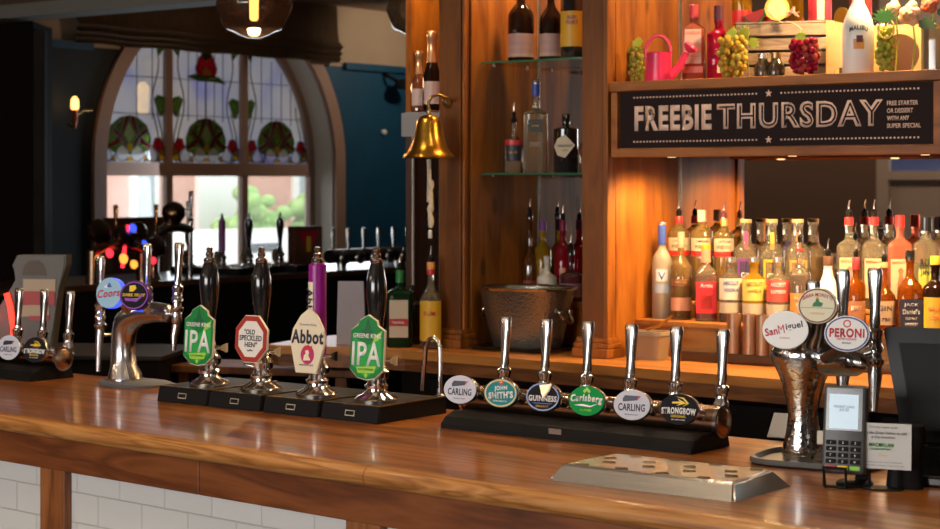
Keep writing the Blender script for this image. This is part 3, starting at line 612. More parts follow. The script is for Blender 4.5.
# front row
fr(662, 222, 20, 'vodka_bottle', 'frosted tall vodka bottle with blue neck, leftmost on the step', FROST, sh=.60, shk=.16, neck=.013, capm=STEEL, caph=.012, neckband=(BLAB, .075), labs=[(.10, .135, 50, c('faint_blue', .35, .42, .55), []), (.145, .19, 35, WHITE, [('V', .165, .03, .03, BLAB)])])
fr(681, 232, 21, 'whisky_bottle', 'pink necked whisky bottle with amber spirit and salmon label band', LAMB, sh=.60, shk=.14, neck=.011, capm=SALM, caph=.06, liquid=AMBER, lvl=.62, labs=[(.035, .085, 75, SALM, []), (.13, .155, 60, c('brown_label', .25, .10, .05), [('Whitley', .1425, .05, .012, GOLD)])])
fr(706, 244, 22, 'vodka_bottle', 'red and pink vodka bottle with a yellow black cap', CL, p2=4, sh=.62, neck=.015, capm=YLAB, caph=.02, neckband=(SALM, .05), rz=32, liquid=REDS, labs=[(.03, .15, .92, c('strawberry_red', .75, .03, .04), [('Artic', .135, .05, .016, WHITE)]), (.045, .10, .5, SALM, [])])
for px, lm, t1, cl_, tx, lab in ((731, None, 'BLUE', CL, BLAB, 'clear vodka bottle with blue lettering on the front step'), (754, None, 'PEAR', YEL, c('olive_ink', .25, .2, .02), 'yellow vodka bottle with dark lettering on the front step'), (778, None, 'RASP', CL, WHITE, 'vodka bottle with red label and white lettering')):
    o = fr(px, 257, 23, 'vodka_bottle', lab, cl_, sh=.66, shk=.10, neck=.017, capm=STEEL, caph=.018, labs=[(.035, .075, 80, CREML, []), (.085, .165, 80, {'BLUE': c('pale_label', .80, .72, .58), 'PEAR': c('pale_yellow', .85, .66, .15), 'RASP': c('raspberry', .80, .10, .07)}[t1], [('ABSOLUT', .148, .062, .016, tx), ({'BLUE': 'VODKA', 'PEAR': 'VANILIA', 'RASP': 'RASPBERRI'}[t1], .122, .058, .014, tx)])])
fr(800, 242, 21, 'gin_bottle', 'slim gin bottle with orange label and red neck ring', CL, sh=.62, neck=.012, neckband=(REDC, .008), pour=True, liquid=AMBER, labs=[(.035, .12, 70, ORNG, [('SLOE', .10, .05, .014, CREML), ('GIN', .075, .035, .016, CREML)])])
fr(828, 256, 24, 'rum_bottle', 'white coconut rum bottle with brown collar on the front step', WHITE, sh=.42, shk=.42, neck=.014, capm=c('brown_collar', .10, .04, .02), caph=.035, pour=True, labs=[(.03, .09, 60, WHITE, [('MALIBU', .085, .06, .012, INK)]), (.035, .07, 25, ORNG, [])])
fr(856, 257, 19, 'whisky_bottle', 'slim red necked bottle of amber spirit behind the beer font', AMBER, sh=.60, neck=.012, capm=c('dark_red_cap', .28, .02, .03), caph=.045, pour=True, labs=[(.03, .10, 65, c('brown_orange', .45, .18, .08), [('MARK', .075, .04, .018, CREML)])])
fr(884, 262, 24, 'liqueur_bottle', 'round shouldered liqueur bottle with buff label', AMBER, sh=.45, shk=.25, neck=.012, capm=CORK, caph=.02, pour=True, labs=[(.02, .105, 70, c('buff_label', .55, .38, .22), [('GIN', .08, .05, .02, INK), ('1750', .04, .04, .012, INK)])])
fr(910, 250, 24, 'whiskey_bottle', 'square whiskey bottle with black and white label', AMBER, p2=6, sh=.52, shk=.18, neck=.014, capm=BLACK, caph=.035, rz=30, labs=[(.015, .115, .9, INK, [('JACK', .095, .05, .014, WHITE), ("Daniel's", .072, .058, .018, WHITE), ('OLD No.7', .048, .04, .009, WHITE), ('WHISKEY', .028, .045, .010, WHITE)])])
fr(935, 256, 24, 'whisky_bottle', 'dark bottle with bright yellow label and yellow cap at right', DKB, sh=.58, neck=.014, capm=YLAB, caph=.03, labs=[(.015, .125, 70, YLAB, [('BULLEIT', .085, .055, .014, OLAB), ('CORN', .055, .05, .014, OLAB)])])
# back row at the mirror
yb = 6.228
RUML = [(.195, .245, 75, CREML, [('CAPTAIN', .233, .05, .009, INK), ('SPICED GOLD', .212, .06, .012, INK)]), (.175, .193, 75, REDC, [])]
fr(679, 216, 22, 'rum_bottle', 'rum bottle with black pourer and red collar, behind the frosted bottle', LAMB, yb, ZB, BR, sh=.80, shk=.09, neck=.013, capm=REDC, caph=.03, pour=True, labs=RUML)
fr(702, 210, 22, 'rum_bottle', 'rum bottle with tall pale pink cap and cream label', LAMB, yb, ZB, BR, sh=.76, shk=.09, neck=.015, capm=c('pale_pink_cap', .85, .50, .40), caph=.045, labs=RUML)
fr(724, 218, 20, 'rum_bottle', 'rum bottle with gold neck and dark pourer beside the cork tops', LAMB, yb, ZB, BR, sh=.80, shk=.09, neck=.013, capm=GOLD, caph=.03, pour=c('plum_pourer', .15, .03, .05), labs=RUML)
for px, sm, lm, lab in ((746, MAG, PURP, 'round gin bottle with cork top, pink strip and purple label'), (772, YLAB, YLAB, 'round gin bottle with cork top, yellow strip and yellow label'), (798, OLAB, ORNG, 'round gin bottle with cork top, orange strip and orange label')):
    o = fr(px, 219, 25, 'gin_bottle', lab, CL, yb, ZB, BR, sh=.62, shk=.12, neck=.019, capm=CORK, caph=.014, capr=.022, labs=[(.055, .170, 42, lm, []), (.075, .160, 30, INK, [('GIN', .108, .040, .020, WHITE)])])
    MB().box((0, -.021, .24), (.014, .002, .065)).done('neck_strip', sm, o, 0)
for px, gl, pr_, lab in ((849, CL, True, 'clear gin bottle with red collar and pourer, left of two alike'), (874, CL, True, 'clear gin bottle with red collar and pourer, right of two alike'), (900, PINK, False, 'pink gin bottle with plain red cap on the upper step')):
    o = fr(px, 217 if pr_ else 215, 24, 'gin_bottle', lab, gl, yb-.004, ZB, BR, p2=5, sh=.68, shk=.09, neck=.0145, capm=REDC, caph=.045 if not pr_ else .03, pour=pr_, rz=28, liquid=None, labs=[(.04, .185, .80, c('beefeater_cream', .66, .46, .30), [('BEEFEATER', .172, .062, .010, OLAB), ('LONDON', .055, .04, .007, INK)])])
    ry = 24*((yb-.004)/((px-470)/F*ST+CT))/F/2; MB().prism([(-.012, .09), (-.006, .13), (-.010, .145), (0, .155), (.010, .145), (.006, .13), (.012, .09), (.004, .08), (.003, .068), (-.003, .068), (-.004, .08)], .001, TM(0, -ry-.003, 0)).done('emblem', OLAB, o, 0)
fr(926, 217, 25, 'rum_bottle', 'green liquid bottle with black and gold cap and bold black lettering', CL, yb, ZB, BR, p2=4, sh=.70, shk=.08, neck=.018, capm=BLACK, caph=.05, rz=30, liquid=LIME, lvl=.5, labs=[(.07, .15, .7, c('lime_label', .55, .62, .12), []), (.10, .19, .1, LIME, [('RUM', .175, .05, .026, INK), ('JING', .138, .05, .026, INK)])])
# left alcove, behind the bucket
LA = 'bottles behind the hammered bucket'
fr(530, 214, 15, 'liqueur_bottle', 'slim dark liqueur bottle with round red label behind the bucket', G('brown_amber', (.30, .09, .02), .4), 6.19, 1.25, LA, sh=.45, neck=.010, capm=BLACK, caph=.02, pour=True, labs=[(.03, .075, 60, c('maroon_label', .35, .05, .05), [])])
fr(543, 221, 17, 'gin_bottle', 'yellow liquid gin bottle with plum cap behind the bucket', YEL, 6.23, 1.25, LA, sh=.62, neck=.012, capm=PURP, caph=.04, labs=[(.10, .125, 20, CREML, [])])
fr(563, 220, 18, 'gin_bottle', 'bright red gin bottle with dark cap and tall pourer', REDS, 6.23, 1.25, LA, sh=.62, neck=.012, capm=c('wine_cap', .25, .01, .04), caph=.045, pour=True, labs=[(.09, .13, 20, SALM, [])])
fr(547, 256, 20, 'ceramic_bottle', 'white ceramic flask with stopper behind the bucket', c('grey_white_ceramic', .62, .57, .50, .35), 6.125, 1.25, LA, sh=.50, shk=.16, neck=.012, capm=c('grey_stopper', .5, .45, .4), caph=.02)
fr(571, 250, 24, 'liqueur_bottle', 'squat purple brown liqueur bottle with striped label behind the bucket', G('purple_brown', (.20, .04, .06), .3), 6.125, 1.25, LA, sh=.50, neck=.012, capm=BLACK, caph=.02, pour=True, labs=[(.02, .075, 60, c('mauve_label', .28, .12, .14), [('RUM', .05, .04, .02, SALM)])])
# lower glass shelf
LS = 'bottles on the lower glass shelf'
fr(514, 118, 19, 'gin_bottle', 'small gin bottle with red ribbon and dark oval label on lower glass shelf', CL, 6.02, Z1, LS, sh=.50, shk=.22, neck=.010, capm=BLACKM, caph=.02, pour=True, labs=[(.05, .115, 48, INK, [('OPIHR', .085, .04, .012, GOLD)]), (.115, .135, 60, REDC, [])])
fr(536, 79, 24, 'vodka_bottle', 'tall square shouldered clear bottle with black tag, middle of lower shelf', CL, 6.03, Z1, LS, p2=5, sh=.63, shk=.06, neck=.014, capm=STEEL, caph=.02, neckband=(BLAB, .05), rz=32, labs=[(.165, .215, .6, c('dark_olive', .05, .05, .035), [('CHASE', .19, .03, .008, GOLD)]), (.04, .15, .02, CL, [('CHASE', .115, .045, .018, c('grey_etch', .5, .42, .35))])])
o = fr(566, 114, 25, 'gin_bottle', 'squat black gin bottle with cream diamond label on lower glass shelf', BLK, 5.99, Z1, LS, sh=.74, shk=.05, neck=.014, capm=BLACK, caph=.035)
ry = 25*(5.99/(96/F*ST+CT))/F/2
b = MB(); k = [(-.043, 0), (-.03, .03), (0, .046), (.04, .004), (.0, -.046), (-.03, -.036)]; b.prism([(x, z+.105) for x, z in k], .002, TM(0, -ry-.003, 0)); b.done('label', CREML, o, 0)
MB().text("HENDRICK'S", .058, .010, TM(0, -ry-.0035, .107), bold=.02).text('GIN', .02, .007, TM(0, -ry-.0035, .09), bold=.02).done('lettering', INK, o, 0)
US = 'wine bottles on the upper glass shelf'
fr(521, -22, 26, 'wine_bottle', 'dark wine bottle with pink and grey landscape label, left one', DKB, 6.0, Z2, US, sh=.55, shk=.2, neck=.015, capm=BLACK, caph=.05, labs=[(.02, .115, 80, noisy('pink_landscape_label', (.62, .36, .30), (.42, .28, .26), 12, .5, stretch=(.2, .2, 4)), []), (.02, .034, 81, CREML, [])])
fr(551, -22, 23, 'wine_bottle', 'dark wine bottle with pink and grey landscape label, beside yellow label', DKB, 6.03, Z2, US, sh=.5, shk=.2, neck=.015, capm=BLACK, caph=.05, labs=[(.02, .11, 80, MATS['pink_landscape_label'], []), (.02, .034, 81, CREML, [])])
fr(573, -25, 25, 'fortified_wine_bottle', 'black bottle with tall yellow label on upper glass shelf', BLK, 5.99, Z2, US, sh=.7, shk=.1, neck=.015, capm=BLACK, caph=.05, labs=[(.05, .19, 75, YLAB, [('RUBY', .165, .04, .014, PURP), ('PORT', .145, .05, .016, PURP)])])
# small grey shelf with sparkling wine left of the post
gs = thing('wall_shelf', 'small grey shelf left of the pine post holding sparkling wine', 'shelf', at(405, 112, 7.75), 37.5)
wsh = 38/F*7.75; MB().box((wsh/2, .13, -.006), (wsh, .26, .012)).done('board', c('grey_shelf', .33, .34, .36), gs, 0); MB().box((wsh/2-.005, -.002, -.055), (wsh+.02, .012, .10), bev=.002).done('fascia', c('grey_shelf', 0, 0, 0), gs, 0)
def sparkling(px, top, D, w, gl, label):
    p = at(px, 112, D); hh = (112-top)/F*D; r = w/2/F*D
    o = thing('sparkling_wine_bottle', label, 'bottle', (p.x, p.y, p.z+.006), 37, 'sparkling wine on the small grey shelf')
    MB().loft([(0, r), (hh*.42, r), (hh*.58, r*.6), (hh*.68, r*.42), (hh*.95, r*.4)], n=20).done('glass_body', gl, o)
    MB().loft([(hh*.60, r*.60), (hh*.72, r*.47), (hh*.88, r*.45), (hh*.9, r*.55), (hh*.98, r*.55), (hh, r*.4)], n=20).done('foil', c('rose_gold_foil', .95, .55, .28, .25, metal=.7), o)
    MB().loft([(hh*.08, r*1.02), (hh*.36, r*1.02)], n=12, cap=False, a0=215, a1=325).done('label', c('blush_label', .75, .55, .50), o)
sparkling(432, 32, 7.80, 19, DKB, 'sparkling wine bottle with gold foil neck, in front on the grey shelf')
sparkling(419, 52, 7.93, 17, G('rose_glass', (.55, .16, .08), .3), 'rose sparkling wine bottle at the left on the grey shelf')
# bottles on the counter at its left end
LC = 'bottles at the left end of the back counter'
o = fr(431, 262, 22, 'spiced_rum_bottle', 'clear spiced rum bottle with orange collar, yellow label and pourer', CL, 5.70, 1.071, LC, sh=.55, shk=.18, neck=.014, capm=ORNG, caph=.03, pour=True, neckband=(REDC, .02), liquid=AMBER, lvl=.5, labs=[(.03, .19, 75, YLAB, [('RUM', .14, .05, .018, REDC)])])
fr(400, 270, 26, 'herbal_liqueur_bottle', 'square dark green herbal liqueur bottle with cream and red label', DKG, 5.68, 1.071, LC, p2=5, sh=.70, shk=.08, neck=.015, capm=c('green_cap', .02, .22, .05), caph=.05, rz=34, pour=True, labs=[(.04, .19, .72, CREML, []), (.085, .115, .74, REDC, [('HERBAL', .10, .05, .011, WHITE)])])
fr(412, 285, 20, 'liqueur_bottle', 'dark bottle standing between the green and the yellow labelled bottles', BLK, 5.80, 1.071, LC, sh=.65, neck=.014, capm=BLACK, caph=.03)
# ============================================================= BUCKET, TRAY, TUB, TUBES
HAM = mat('hammered_silver', (.36, .34, .29), .26, .85); b_ = HAM.node_tree.nodes['Principled BSDF']
tc = N(HAM, 'ShaderNodeTexCoord'); vo = N(HAM, 'ShaderNodeTexVoronoi', Scale=110.0); L(HAM, tc.outputs['Object'], vo.inputs['Vector']); bp = N(HAM, 'ShaderNodeBump', Strength=.8, Distance=.0016); L(HAM, vo.outputs[0], bp.inputs['Height']); L(HAM, bp.outputs[0], b_.inputs['Normal'])
pb = ay(527, 352, 5.90); k = pb.y; D_ = (-pb.x*ST+pb.y*CT)/F
ty = thing('serving_tray', 'black round-cornered tray under the hammered bucket', 'tray', (pb.x, pb.y, 1.071))
MB().loft([(0, .185, .15, 5), (.008, .20, .165, 5), (.014, .205, .17, 5), (.014, .195, .16, 5), (.006, .18, .148, 5)], n=40, cap=False).box((0, 0, .003), (.34, .27, .005)).done('tray_body', BLACK, ty)
bk = thing('champagne_bucket', 'large hammered silver wine bucket with ring handles on the back counter', 'bucket', (pb.x, pb.y, 1.078))
rt, rb, hb = 52*D_, 36*D_, (352-293)*D_
MB().loft([(0, rb*.9, rb*.72), (.006, rb, rb*.8), (hb*.3, rb*1.14, rb*.92), (hb*.95, rt*.97, rt*.79), (hb, rt, rt*.82), (hb+.004, rt*.99, rt*.81), (hb, rt*.95, rt*.77), (hb*.3, rb*1.1, rb*.88), (.01, rb*.9, rb*.72)], n=48, cap=False).loft([(.008, rb*.9, rb*.72), (.012, rb*.9, rb*.72)], n=32).done('bucket_body', HAM, bk)
MB().loft([(hb-.004, rt*1.01, rt*.83), (hb+.004, rt*1.03, rt*.85), (hb+.008, rt*1.0, rt*.82), (hb+.005, rt*.96, rt*.79)], n=48, cap=False).done('rim', mat('polished_silver', (.75, .66, .55), .12, 1), bk)
for s in (-1, 1):
    cxh = s*rt*.93; pts = [(cxh+s*(.026*math.sin(a)), .034*math.cos(a)*.9, hb*.58+.0*a-.03*abs(math.sin(a))) for a in [math.pi*i/10 for i in range(11)]]
    MB().tube(pts, .006, 8, M=TM(0, -.01, 0)).ball((cxh-s*.006, .03, hb*.62), .012).ball((cxh-s*.006, -.04, hb*.62), .012).done('handle', MATS['polished_silver'], bk)
tb = thing('garnish_tub', 'clear lidded garnish tub with tongs on the back counter', 'tub', ay(651, 352, 5.85)*1); tb.location.z = 1.071; Dt = (-tb.location.x*ST+tb.location.y*CT)/F
w2 = 17*Dt; MB().loft([(0, w2*.85, w2*.7, 6), (.09, w2, w2*.8, 6)], n=28).done('tub_body', G('cloudy_tub', (.95, .66, .40), .25, gloss=.3), tb)
MB().loft([(.09, w2*1.08, w2*.88, 6), (.105, w2*1.08, w2*.88, 6)], n=28).done('lid', G('cloudy_lid', (.98, .82, .60), .2, gloss=.3), tb)
tg = thing('tongs', 'small brass tongs resting on the garnish tub lid', 'tongs', (tb.location.x+.05, tb.location.y-.02, 1.177), 35)
MB().tube([(-.05, 0, .006), (0, .0, .02), (.03, .004, .045), (.05, 0, .06)], .005, 8).tube([(-.05, -.012, .006), (0, -.008, .022), (.035, -.004, .05), (.05, 0, .06)], .005, 8).done('arms', BRASS, tg)
for i, px in enumerate((734, 750, 763, 776)):
    v = ay(px, 350, 5.89); D1 = (-v.x*ST+v.y*CT)/F; r = 7.2*D1; hh = (351-311)*D1
    o = MB().loft([(0, r*.98), (hh, r), (hh, r*.9), (.01, r*.88)], n=24, cap=False).loft([(0, r*.98), (.003, r*.98)], n=24).done('copper_tumbler', COPPER)
    o.location = (v.x, v.y, 1.108); tag(o, ['tall copper tumbler, leftmost of the row before the vodka', 'second copper tumbler from the garnish tub side', 'third copper tumbler along the row', 'copper tumbler half hidden behind the oval beer badge'][i], 'tumbler', 'copper tumblers in a row on the back counter')
# ============================================================= BEER FONTS ON THE FRONT BAR
BZ = 1.07
LILAC = c('carling_face', .62, .64, .74, .75, spec=.15); NAVY = c('navy_ink', .015, .02, .05); TEALB = c('teal_badge', .03, .25, .28, .75, spec=.15); BLKF = c('black_face', .015, .015, .02, .75, spec=.15)
GRNB = c('bright_green_badge', .01, .30, .07, .75, spec=.15); LIMEC = c('lime_print', .35, .65, .05); GOLDP = c('gold_print', .75, .45, .10, .35); YELP = c('yellow_print', .90, .62, .03); PUR = c('purple_print', .28, .05, .50)
SKY = c('sky_blue_face', .35, .58, .78, .75, spec=.15); REDP = c('deep_red_print', .60, .02, .05); BRN = c('brown_rim', .20, .07, .03, .3); CRF = c('cream_face', .85, .80, .62, .75, spec=.15); BLUER = c('blue_rim', .03, .07, .28, .25); WH = c('white_print', .85, .85, .85, .4)
SILV = mat('silver_rim', (.42, .41, .40), .25, 1); LEDB = mat('blue_led', (.05, .10, 1), .4, emit=1.5)
OLDC = mat('bronzed_chrome', (.36, .23, .15), .24, 1)
def badge(par, M, rx, rz, kind, face, rim=SILV, thick=.022, ringc=None):
    """medallion facing -y at M; its writing and marks are sub-parts"""
    def lens(k0, y): return [(k0, rx, rz, 2)]
    Q = M @ Matrix.Rotation(R(90), 4, 'X')      # loft z -> -y
    bd = MB().loft([(-.004, rx*.86, rz*.86), (.002, rx*.97, rz*.97), (thick*.75, rx, rz), (thick, rx*.975, rz*.975)], Q, 40).done('badge', rim, par)
    MB().loft([(thick, rx*.975, rz*.975), (thick+.0012, rx*.96, rz*.96)], Q, 40).done('face', face, bd)
    f = lambda x, z, d=0: M @ TM(x, -thick-.0014-d, z)
    def T(s, x, z, w_, h_, m, bold=.02, shear=0, nm='lettering', rot=0, arc=0): MB().text(s, w_, h_, f(x, z) @ Matrix.Rotation(R(rot), 4, 'Y'), bold=bold, shear=shear, arc=arc).done(nm, m, bd, 0)
    def S(o_, m, d=0, nm='emblem'): MB().prism([(x, z) for x, z in o_], .0008, f(0, 0, d+.0006)).done(nm, m, bd, 0)
    if ringc: ringm(MB(), rx*.93, rz*.93, .0035, .0008, f(0, 0, .0004)).done('ring', ringc, bd, 0)
    if kind == 'carling':
        S([(-.024, .007), (.014, .012), (.024, .023), (-.019, .023), (-.025, .015)], NAVY); S([(.014, .012), (.024, .023), (.018, .0225)], REDP, .0006)
        T('CARLING', 0, -.006, rx*1.42, .0185, NAVY, .03); T('PREMIUM LAGER', 0, -.024, rx*.7, .003, NAVY, 0)
    elif kind == 'smith':
        T('JOHN', 0, .012, .038, .015, WH, .06, rot=-5); T("SMITH'S", .001, -.005, .072, .019, WH, .06, rot=-5); T('EXTRA SMOOTH', 0, -.021, .04, .0045, WH); S([(-.008, .026), (.0, .034), (.008, .026), (0, .022)], REDP); S([(-.005, .027), (0, .031), (.005, .027)], GOLDP, .0006)
    elif kind == 'guinness':
        T('GUINNESS', 0, -.004, rx*1.6, .0155, WH, .04); S([(-.03, -.0155), (.03, -.0155), (.022, -.018), (-.022, -.018)], c('guinness_blue', .03, .12, .4)); T('DRAUGHT', 0, -.024, .036, .0055, GOLDP)
        MB().prism([(-.013, .030), (.022, .034), (.016, .016), (0, -.004), (-.006, .008)], .006, f(.004, 0, .007), .002).done('harp_ornament', mat('pewter_gold', (.40, .29, .18), .35, 1), bd, 0)
    elif kind == 'carlsberg':
        T('Carlsberg', 0, .002, rx*1.75, .024, WH, .05, shear=.12, arc=.003); S([(-.034, -.012), (-.01, -.0085), (.012, -.012), (.034, -.005), (.012, -.0155), (-.01, -.0135)], WH); T('PILSNER', 0, -.0235, .032, .0055, LIMEC, .02)
        for x, z in ((0, .029), (-.006, .024), (.006, .024)): S([(x, z+.006), (x+.005, z), (x, z-.005), (x-.005, z)], LIMEC)
    elif kind == 'strongbow':
        T('STRONGBOW', 0, -.006, rx*1.78, .0165, WH, .06, arc=.002); T('ORIGINAL', 0, -.0175, .04, .0065, YELP, .03); T('DRY APPLE CIDER', 0, -.026, .036, .003, WH)
        S([(-.018, .017), (.002, .0185), (-.004, .025), (.020, .015), (-.006, .008), (.002, .0135), (-.018, .013)], YELP); S([(-.008, .030), (.012, .028), (.026, .015), (.010, .006), (.021, .015), (.010, .025)], YELP, .0004)
    elif kind == 'coors':
        T('Coors', 0, -.001, rx*1.7, .026, REDP, .03, shear=.25, rot=-6); S([(-.010, .018), (0, .034), (.010, .018)], BLAB); S([(-.02, .016), (-.012, .026), (-.005, .016)], WH, .0004)
    elif kind == 'purple':
        S([(-.018, .012), (-.018, .03), (.002, .033), (.008, .022), (-.004, .012)], YELP); T('DARK FRUIT', 0, .001, rx*1.5, .010, YELP, .04); S([(-.035, -.008), (.01, -.012), (.036, .006), (.036, 0), (.012, -.02), (-.030, -.018)], PUR); T('CIDER', 0, -.013, .03, .006, WH)
    elif kind == 'miguel':
        T('San', -.033, -.005, .030, .018, REDP, .03, rot=-12); T('M', -.0095, .001, .0145, .020, REDP, .0, rot=-12); T('iguel', .021, .009, .040, .020, NAVY, .025, rot=-12); T('ESPECIAL', .0, -.019, .024, .004, c('pale_red_print', .75, .3, .25))
    elif kind == 'moretti':
        T('BIRRA MORETTI', 0, .016, rx*1.45, .0085, REDP, .02, arc=.010); S([(-.012, -.002), (.010, -.002), (.013, .006), (.004, .010), (.003, .017), (-.003, .018), (-.004, .010), (-.009, .006)], c('deep_green_figure', .03, .18, .05)); S([(-.003, .016), (.003, .016), (.002, .021), (-.002, .021)], GOLDP, .0004); S([(-.038, -.0045), (.038, -.0045), (.038, -.0055), (-.038, -.0055)], GREEN); T("L'AUTENTICA", 0, -.018, .034, .005, GOLDP)
    elif kind == 'peroni':
        T('PERONI', 0, .002, rx*1.5, .021, REDP, .05); T('NASTRO AZZURRO', 0, -.012, .044, .005, REDP, .02); ringm(MB(), .009, .009, .003, .0008, f(0, .023)).done('emblem', REDP, bd, 0); T('BIRRA', 0, -.021, .02, .004, BLUER)
    return bd
def tap_handle(par, M, h=.125, m=CHROME2):
    """chrome ferrule stack with a flattened flaring lever on top"""
    hd = MB().loft([(.085, .0105), (.09, .013, .011), (.12, .0110, .009, 3), (.12+h*.5, .0145, .0105, 4), (.085+h+.022, .017, .011, 4), (.085+h+.030, .014, .009, 4)], M, 20).done('tap_handle', m, par)
    MB().loft([(-.01, .016), (.0, .021), (.006, .021), (.012, .015), (.022, .015), (.026, .019), (.036, .019), (.040, .016), (.060, .0165), (.066, .019), (.074, .019), (.080, .012), (.088, .012)], M, 20).done('ferrule', CHROME, hd)
    return hd
def tbar(loc, length, ntap, badges, label, sp=.137, bdx=0):
    o = thing('beer_font', label, 'beer tap', loc, -.8, 'long horizontal beer fonts on the bar')
    q = bmesh.new(); pr = [(-.125, 0), (-.125, .012), (-.105, .030), (-.07, .042), (.03, .042), (.05, .030), (.06, 0)]
    MB().prism([(y, z) for y, z in pr], length-.035, TM(-.018, -.004, 0) @ Matrix.Rotation(R(90), 4, 'Z'), .002).done('plinth', BLACKM, o, 0)
    MB().tube([(-length+.01, .0, .068), (-.012, 0, .068)], .038, 32).done('cylinder', OLDC, o)
    e = MB().tube([(-.014, 0, .068), (-.004, 0, .068)], [.041, .041], 32).done('end_cap', SILV, o); MB().tube([(-length+.004, 0, .068), (-length+.014, 0, .068)], .041, 32).done('end_cap', SILV, o)
    MB().tube([(-.004, 0, .068), (-.001, 0, .068)], [.034, .030], 32).done('end_disc', OLDC, e)
    MB().box((-length*.52, -.1265+.0, .022), (.040, .003, .014)).done('maker_plate', SILV, o, 0)
    for i in range(ntap):
        x = -.046-sp*(ntap-1-i)
        tap_handle(o, TM(x+.008, .045, .074, -3), .104)
        MB().loft([(.04, .017), (.085, .015)], TM(x, .043, 0), 16).done('valve', mat('dark_chrome', (.25, .23, .21), .25, 1), o)
        MB().tube([(x-.005+bdx*.5, -.03, .085), (x-.012+bdx, -.095, .102)], [.016, .013], 14).done('badge_stem', CHROME, o)
        bdg = badges[i]
        if bdg: badge(o, TM(x-.016+bdx, -.10, .104, -8, 0, 10), .0505, .0385 if not bdx else .0425, *bdg)
    return o
NEAR = [('carling', LILAC), ('smith', TEALB, SILV, .022, GOLDP), ('guinness', BLKF, SILV, .022, BLUER), ('carlsberg', GRNB), ('carling', LILAC), ('strongbow', BLKF)]
tbar((-2.256, 3.978, BZ), .82, 6, NEAR, 'long six tap beer font with oval badges in the middle of the bar')
tbar((-4.828, 4.05, BZ), .78, 3, [('carlsberg', GRNB), ('carling', LILAC), ('strongbow', BLKF)], 'beer font at the left end of the bar with three round badges', bdx=.055)
# ------------------------------------------------------------- hand pulls
CL_R = c('clip_red', .38, .03, .02, .35); CLW = c('clip_white', .80, .77, .72, .4); CLC = c('clip_cream', .85, .76, .58, .4); CG1 = c('clip_green', .01, .22, .05, .3); CG2 = c('clip_mid_green', .02, .38, .07, .35)
MAGP = c('abbot_purple', .28, .01, .24, .3)
def ipa(par, k=1.0):
    o_ = [(-.058, -.062), (-.030, -.086), (0, -.091), (.030, -.086), (.058, -.062), (.058, .048), (.034, .062), (.030, .075), (0, .091), (-.030, .075), (-.034, .062), (-.058, .048)]
    M = par[1]; cp = MB().prism([(x*k, z*k) for x, z in o_], .008, M, .0012).done('pump_clip', CLC, par[0], 0)
    fm = lambda s, d: MB().prism([(x*k*s, z*k*s) for x, z in o_], .0012, M @ TM(0, -d, 0))
    fm(.975, .0012).done('clip_face', CG1, cp, 0)
    MB().prism([(-.05, -.05), (0, -.085), (.05, -.05), (.05, .03), (0, .005), (-.05, .03)], .0006, M @ TM(0, -.0016, 0)).done('leaf_pattern', CG2, cp, 0)
    MB().prism([(-.010, .05), (0, .082), (.010, .05), (.022, .044), (0, .03), (-.022, .044)], .0006, M @ TM(0, -.0022, 0)).done('leaf_pattern', c('dark_leaf', .005, .12, .04), cp, 0)
    MB().prism([(.018, .012), (.040, .022), (.052, .048), (.032, .036), (.026, .03)], .0006, M @ TM(0, -.0022, 0)).done('hop_leaf', LIMEC, cp, 0); MB().prism([(-.034, -.055), (.034, -.05), (.028, -.070), (-.028, -.072)], .0006, M @ TM(0, -.0022, 0)).done('ribbon', LIMEC, cp, 0); MB().prism([(-.006, -.076), (0, -.086), (.006, -.076), (0, -.070)], .0006, M @ TM(0, -.0022, 0)).done('sprig', LIMEC, cp, 0)
    MB().text('GREENE KING', .096, .0125, M @ TM(0, -.0024, .032), bold=.03).text('IPA', .100, .066, M @ TM(0, -.0028, -.018), bold=.02).done('lettering', WH, cp, 0)
    MB().text('EST. 1799', .03, .004, M @ TM(0, -.0024, .0205)).text('EASY DRINKING', .05, .0055, M @ TM(0, -.0032, -.0605)).done('lettering', CG1, cp, 0)
def hen(par):
    M = par[1]; oc = lambda r, kx=1: [(r*kx*math.cos(R(22.5+45*i)), r*1.13*math.sin(R(22.5+45*i))) for i in range(8)]
    cp = MB().prism(oc(.066), .008, M, .0012).done('pump_clip', CLC, par[0], 0)
    MB().prism(oc(.064), .0012, M @ TM(0, -.0012, 0)).done('clip_face', CL_R, cp, 0); MB().prism(oc(.050), .0008, M @ TM(0, -.0018, 0)).done('inner_face', CLW, cp, 0)
    b = MB(); b.text('"OLD', .040, .015, M @ TM(-.004, -.0024, .021), bold=.03).text('SPECKLED', .084, .016, M @ TM(0, -.0024, .003), bold=.03).text('HEN"', .046, .015, M @ TM(.002, -.0024, -.016), bold=.03)
    b.prism([(-.014, -.030), (-.006, -.033), (0, -.029), (.008, -.033), (.014, -.028), (.008, -.036), (0, -.034), (-.008, -.037)], .0006, M @ TM(0, -.002, 0)).done('lettering', INK, cp, 0)
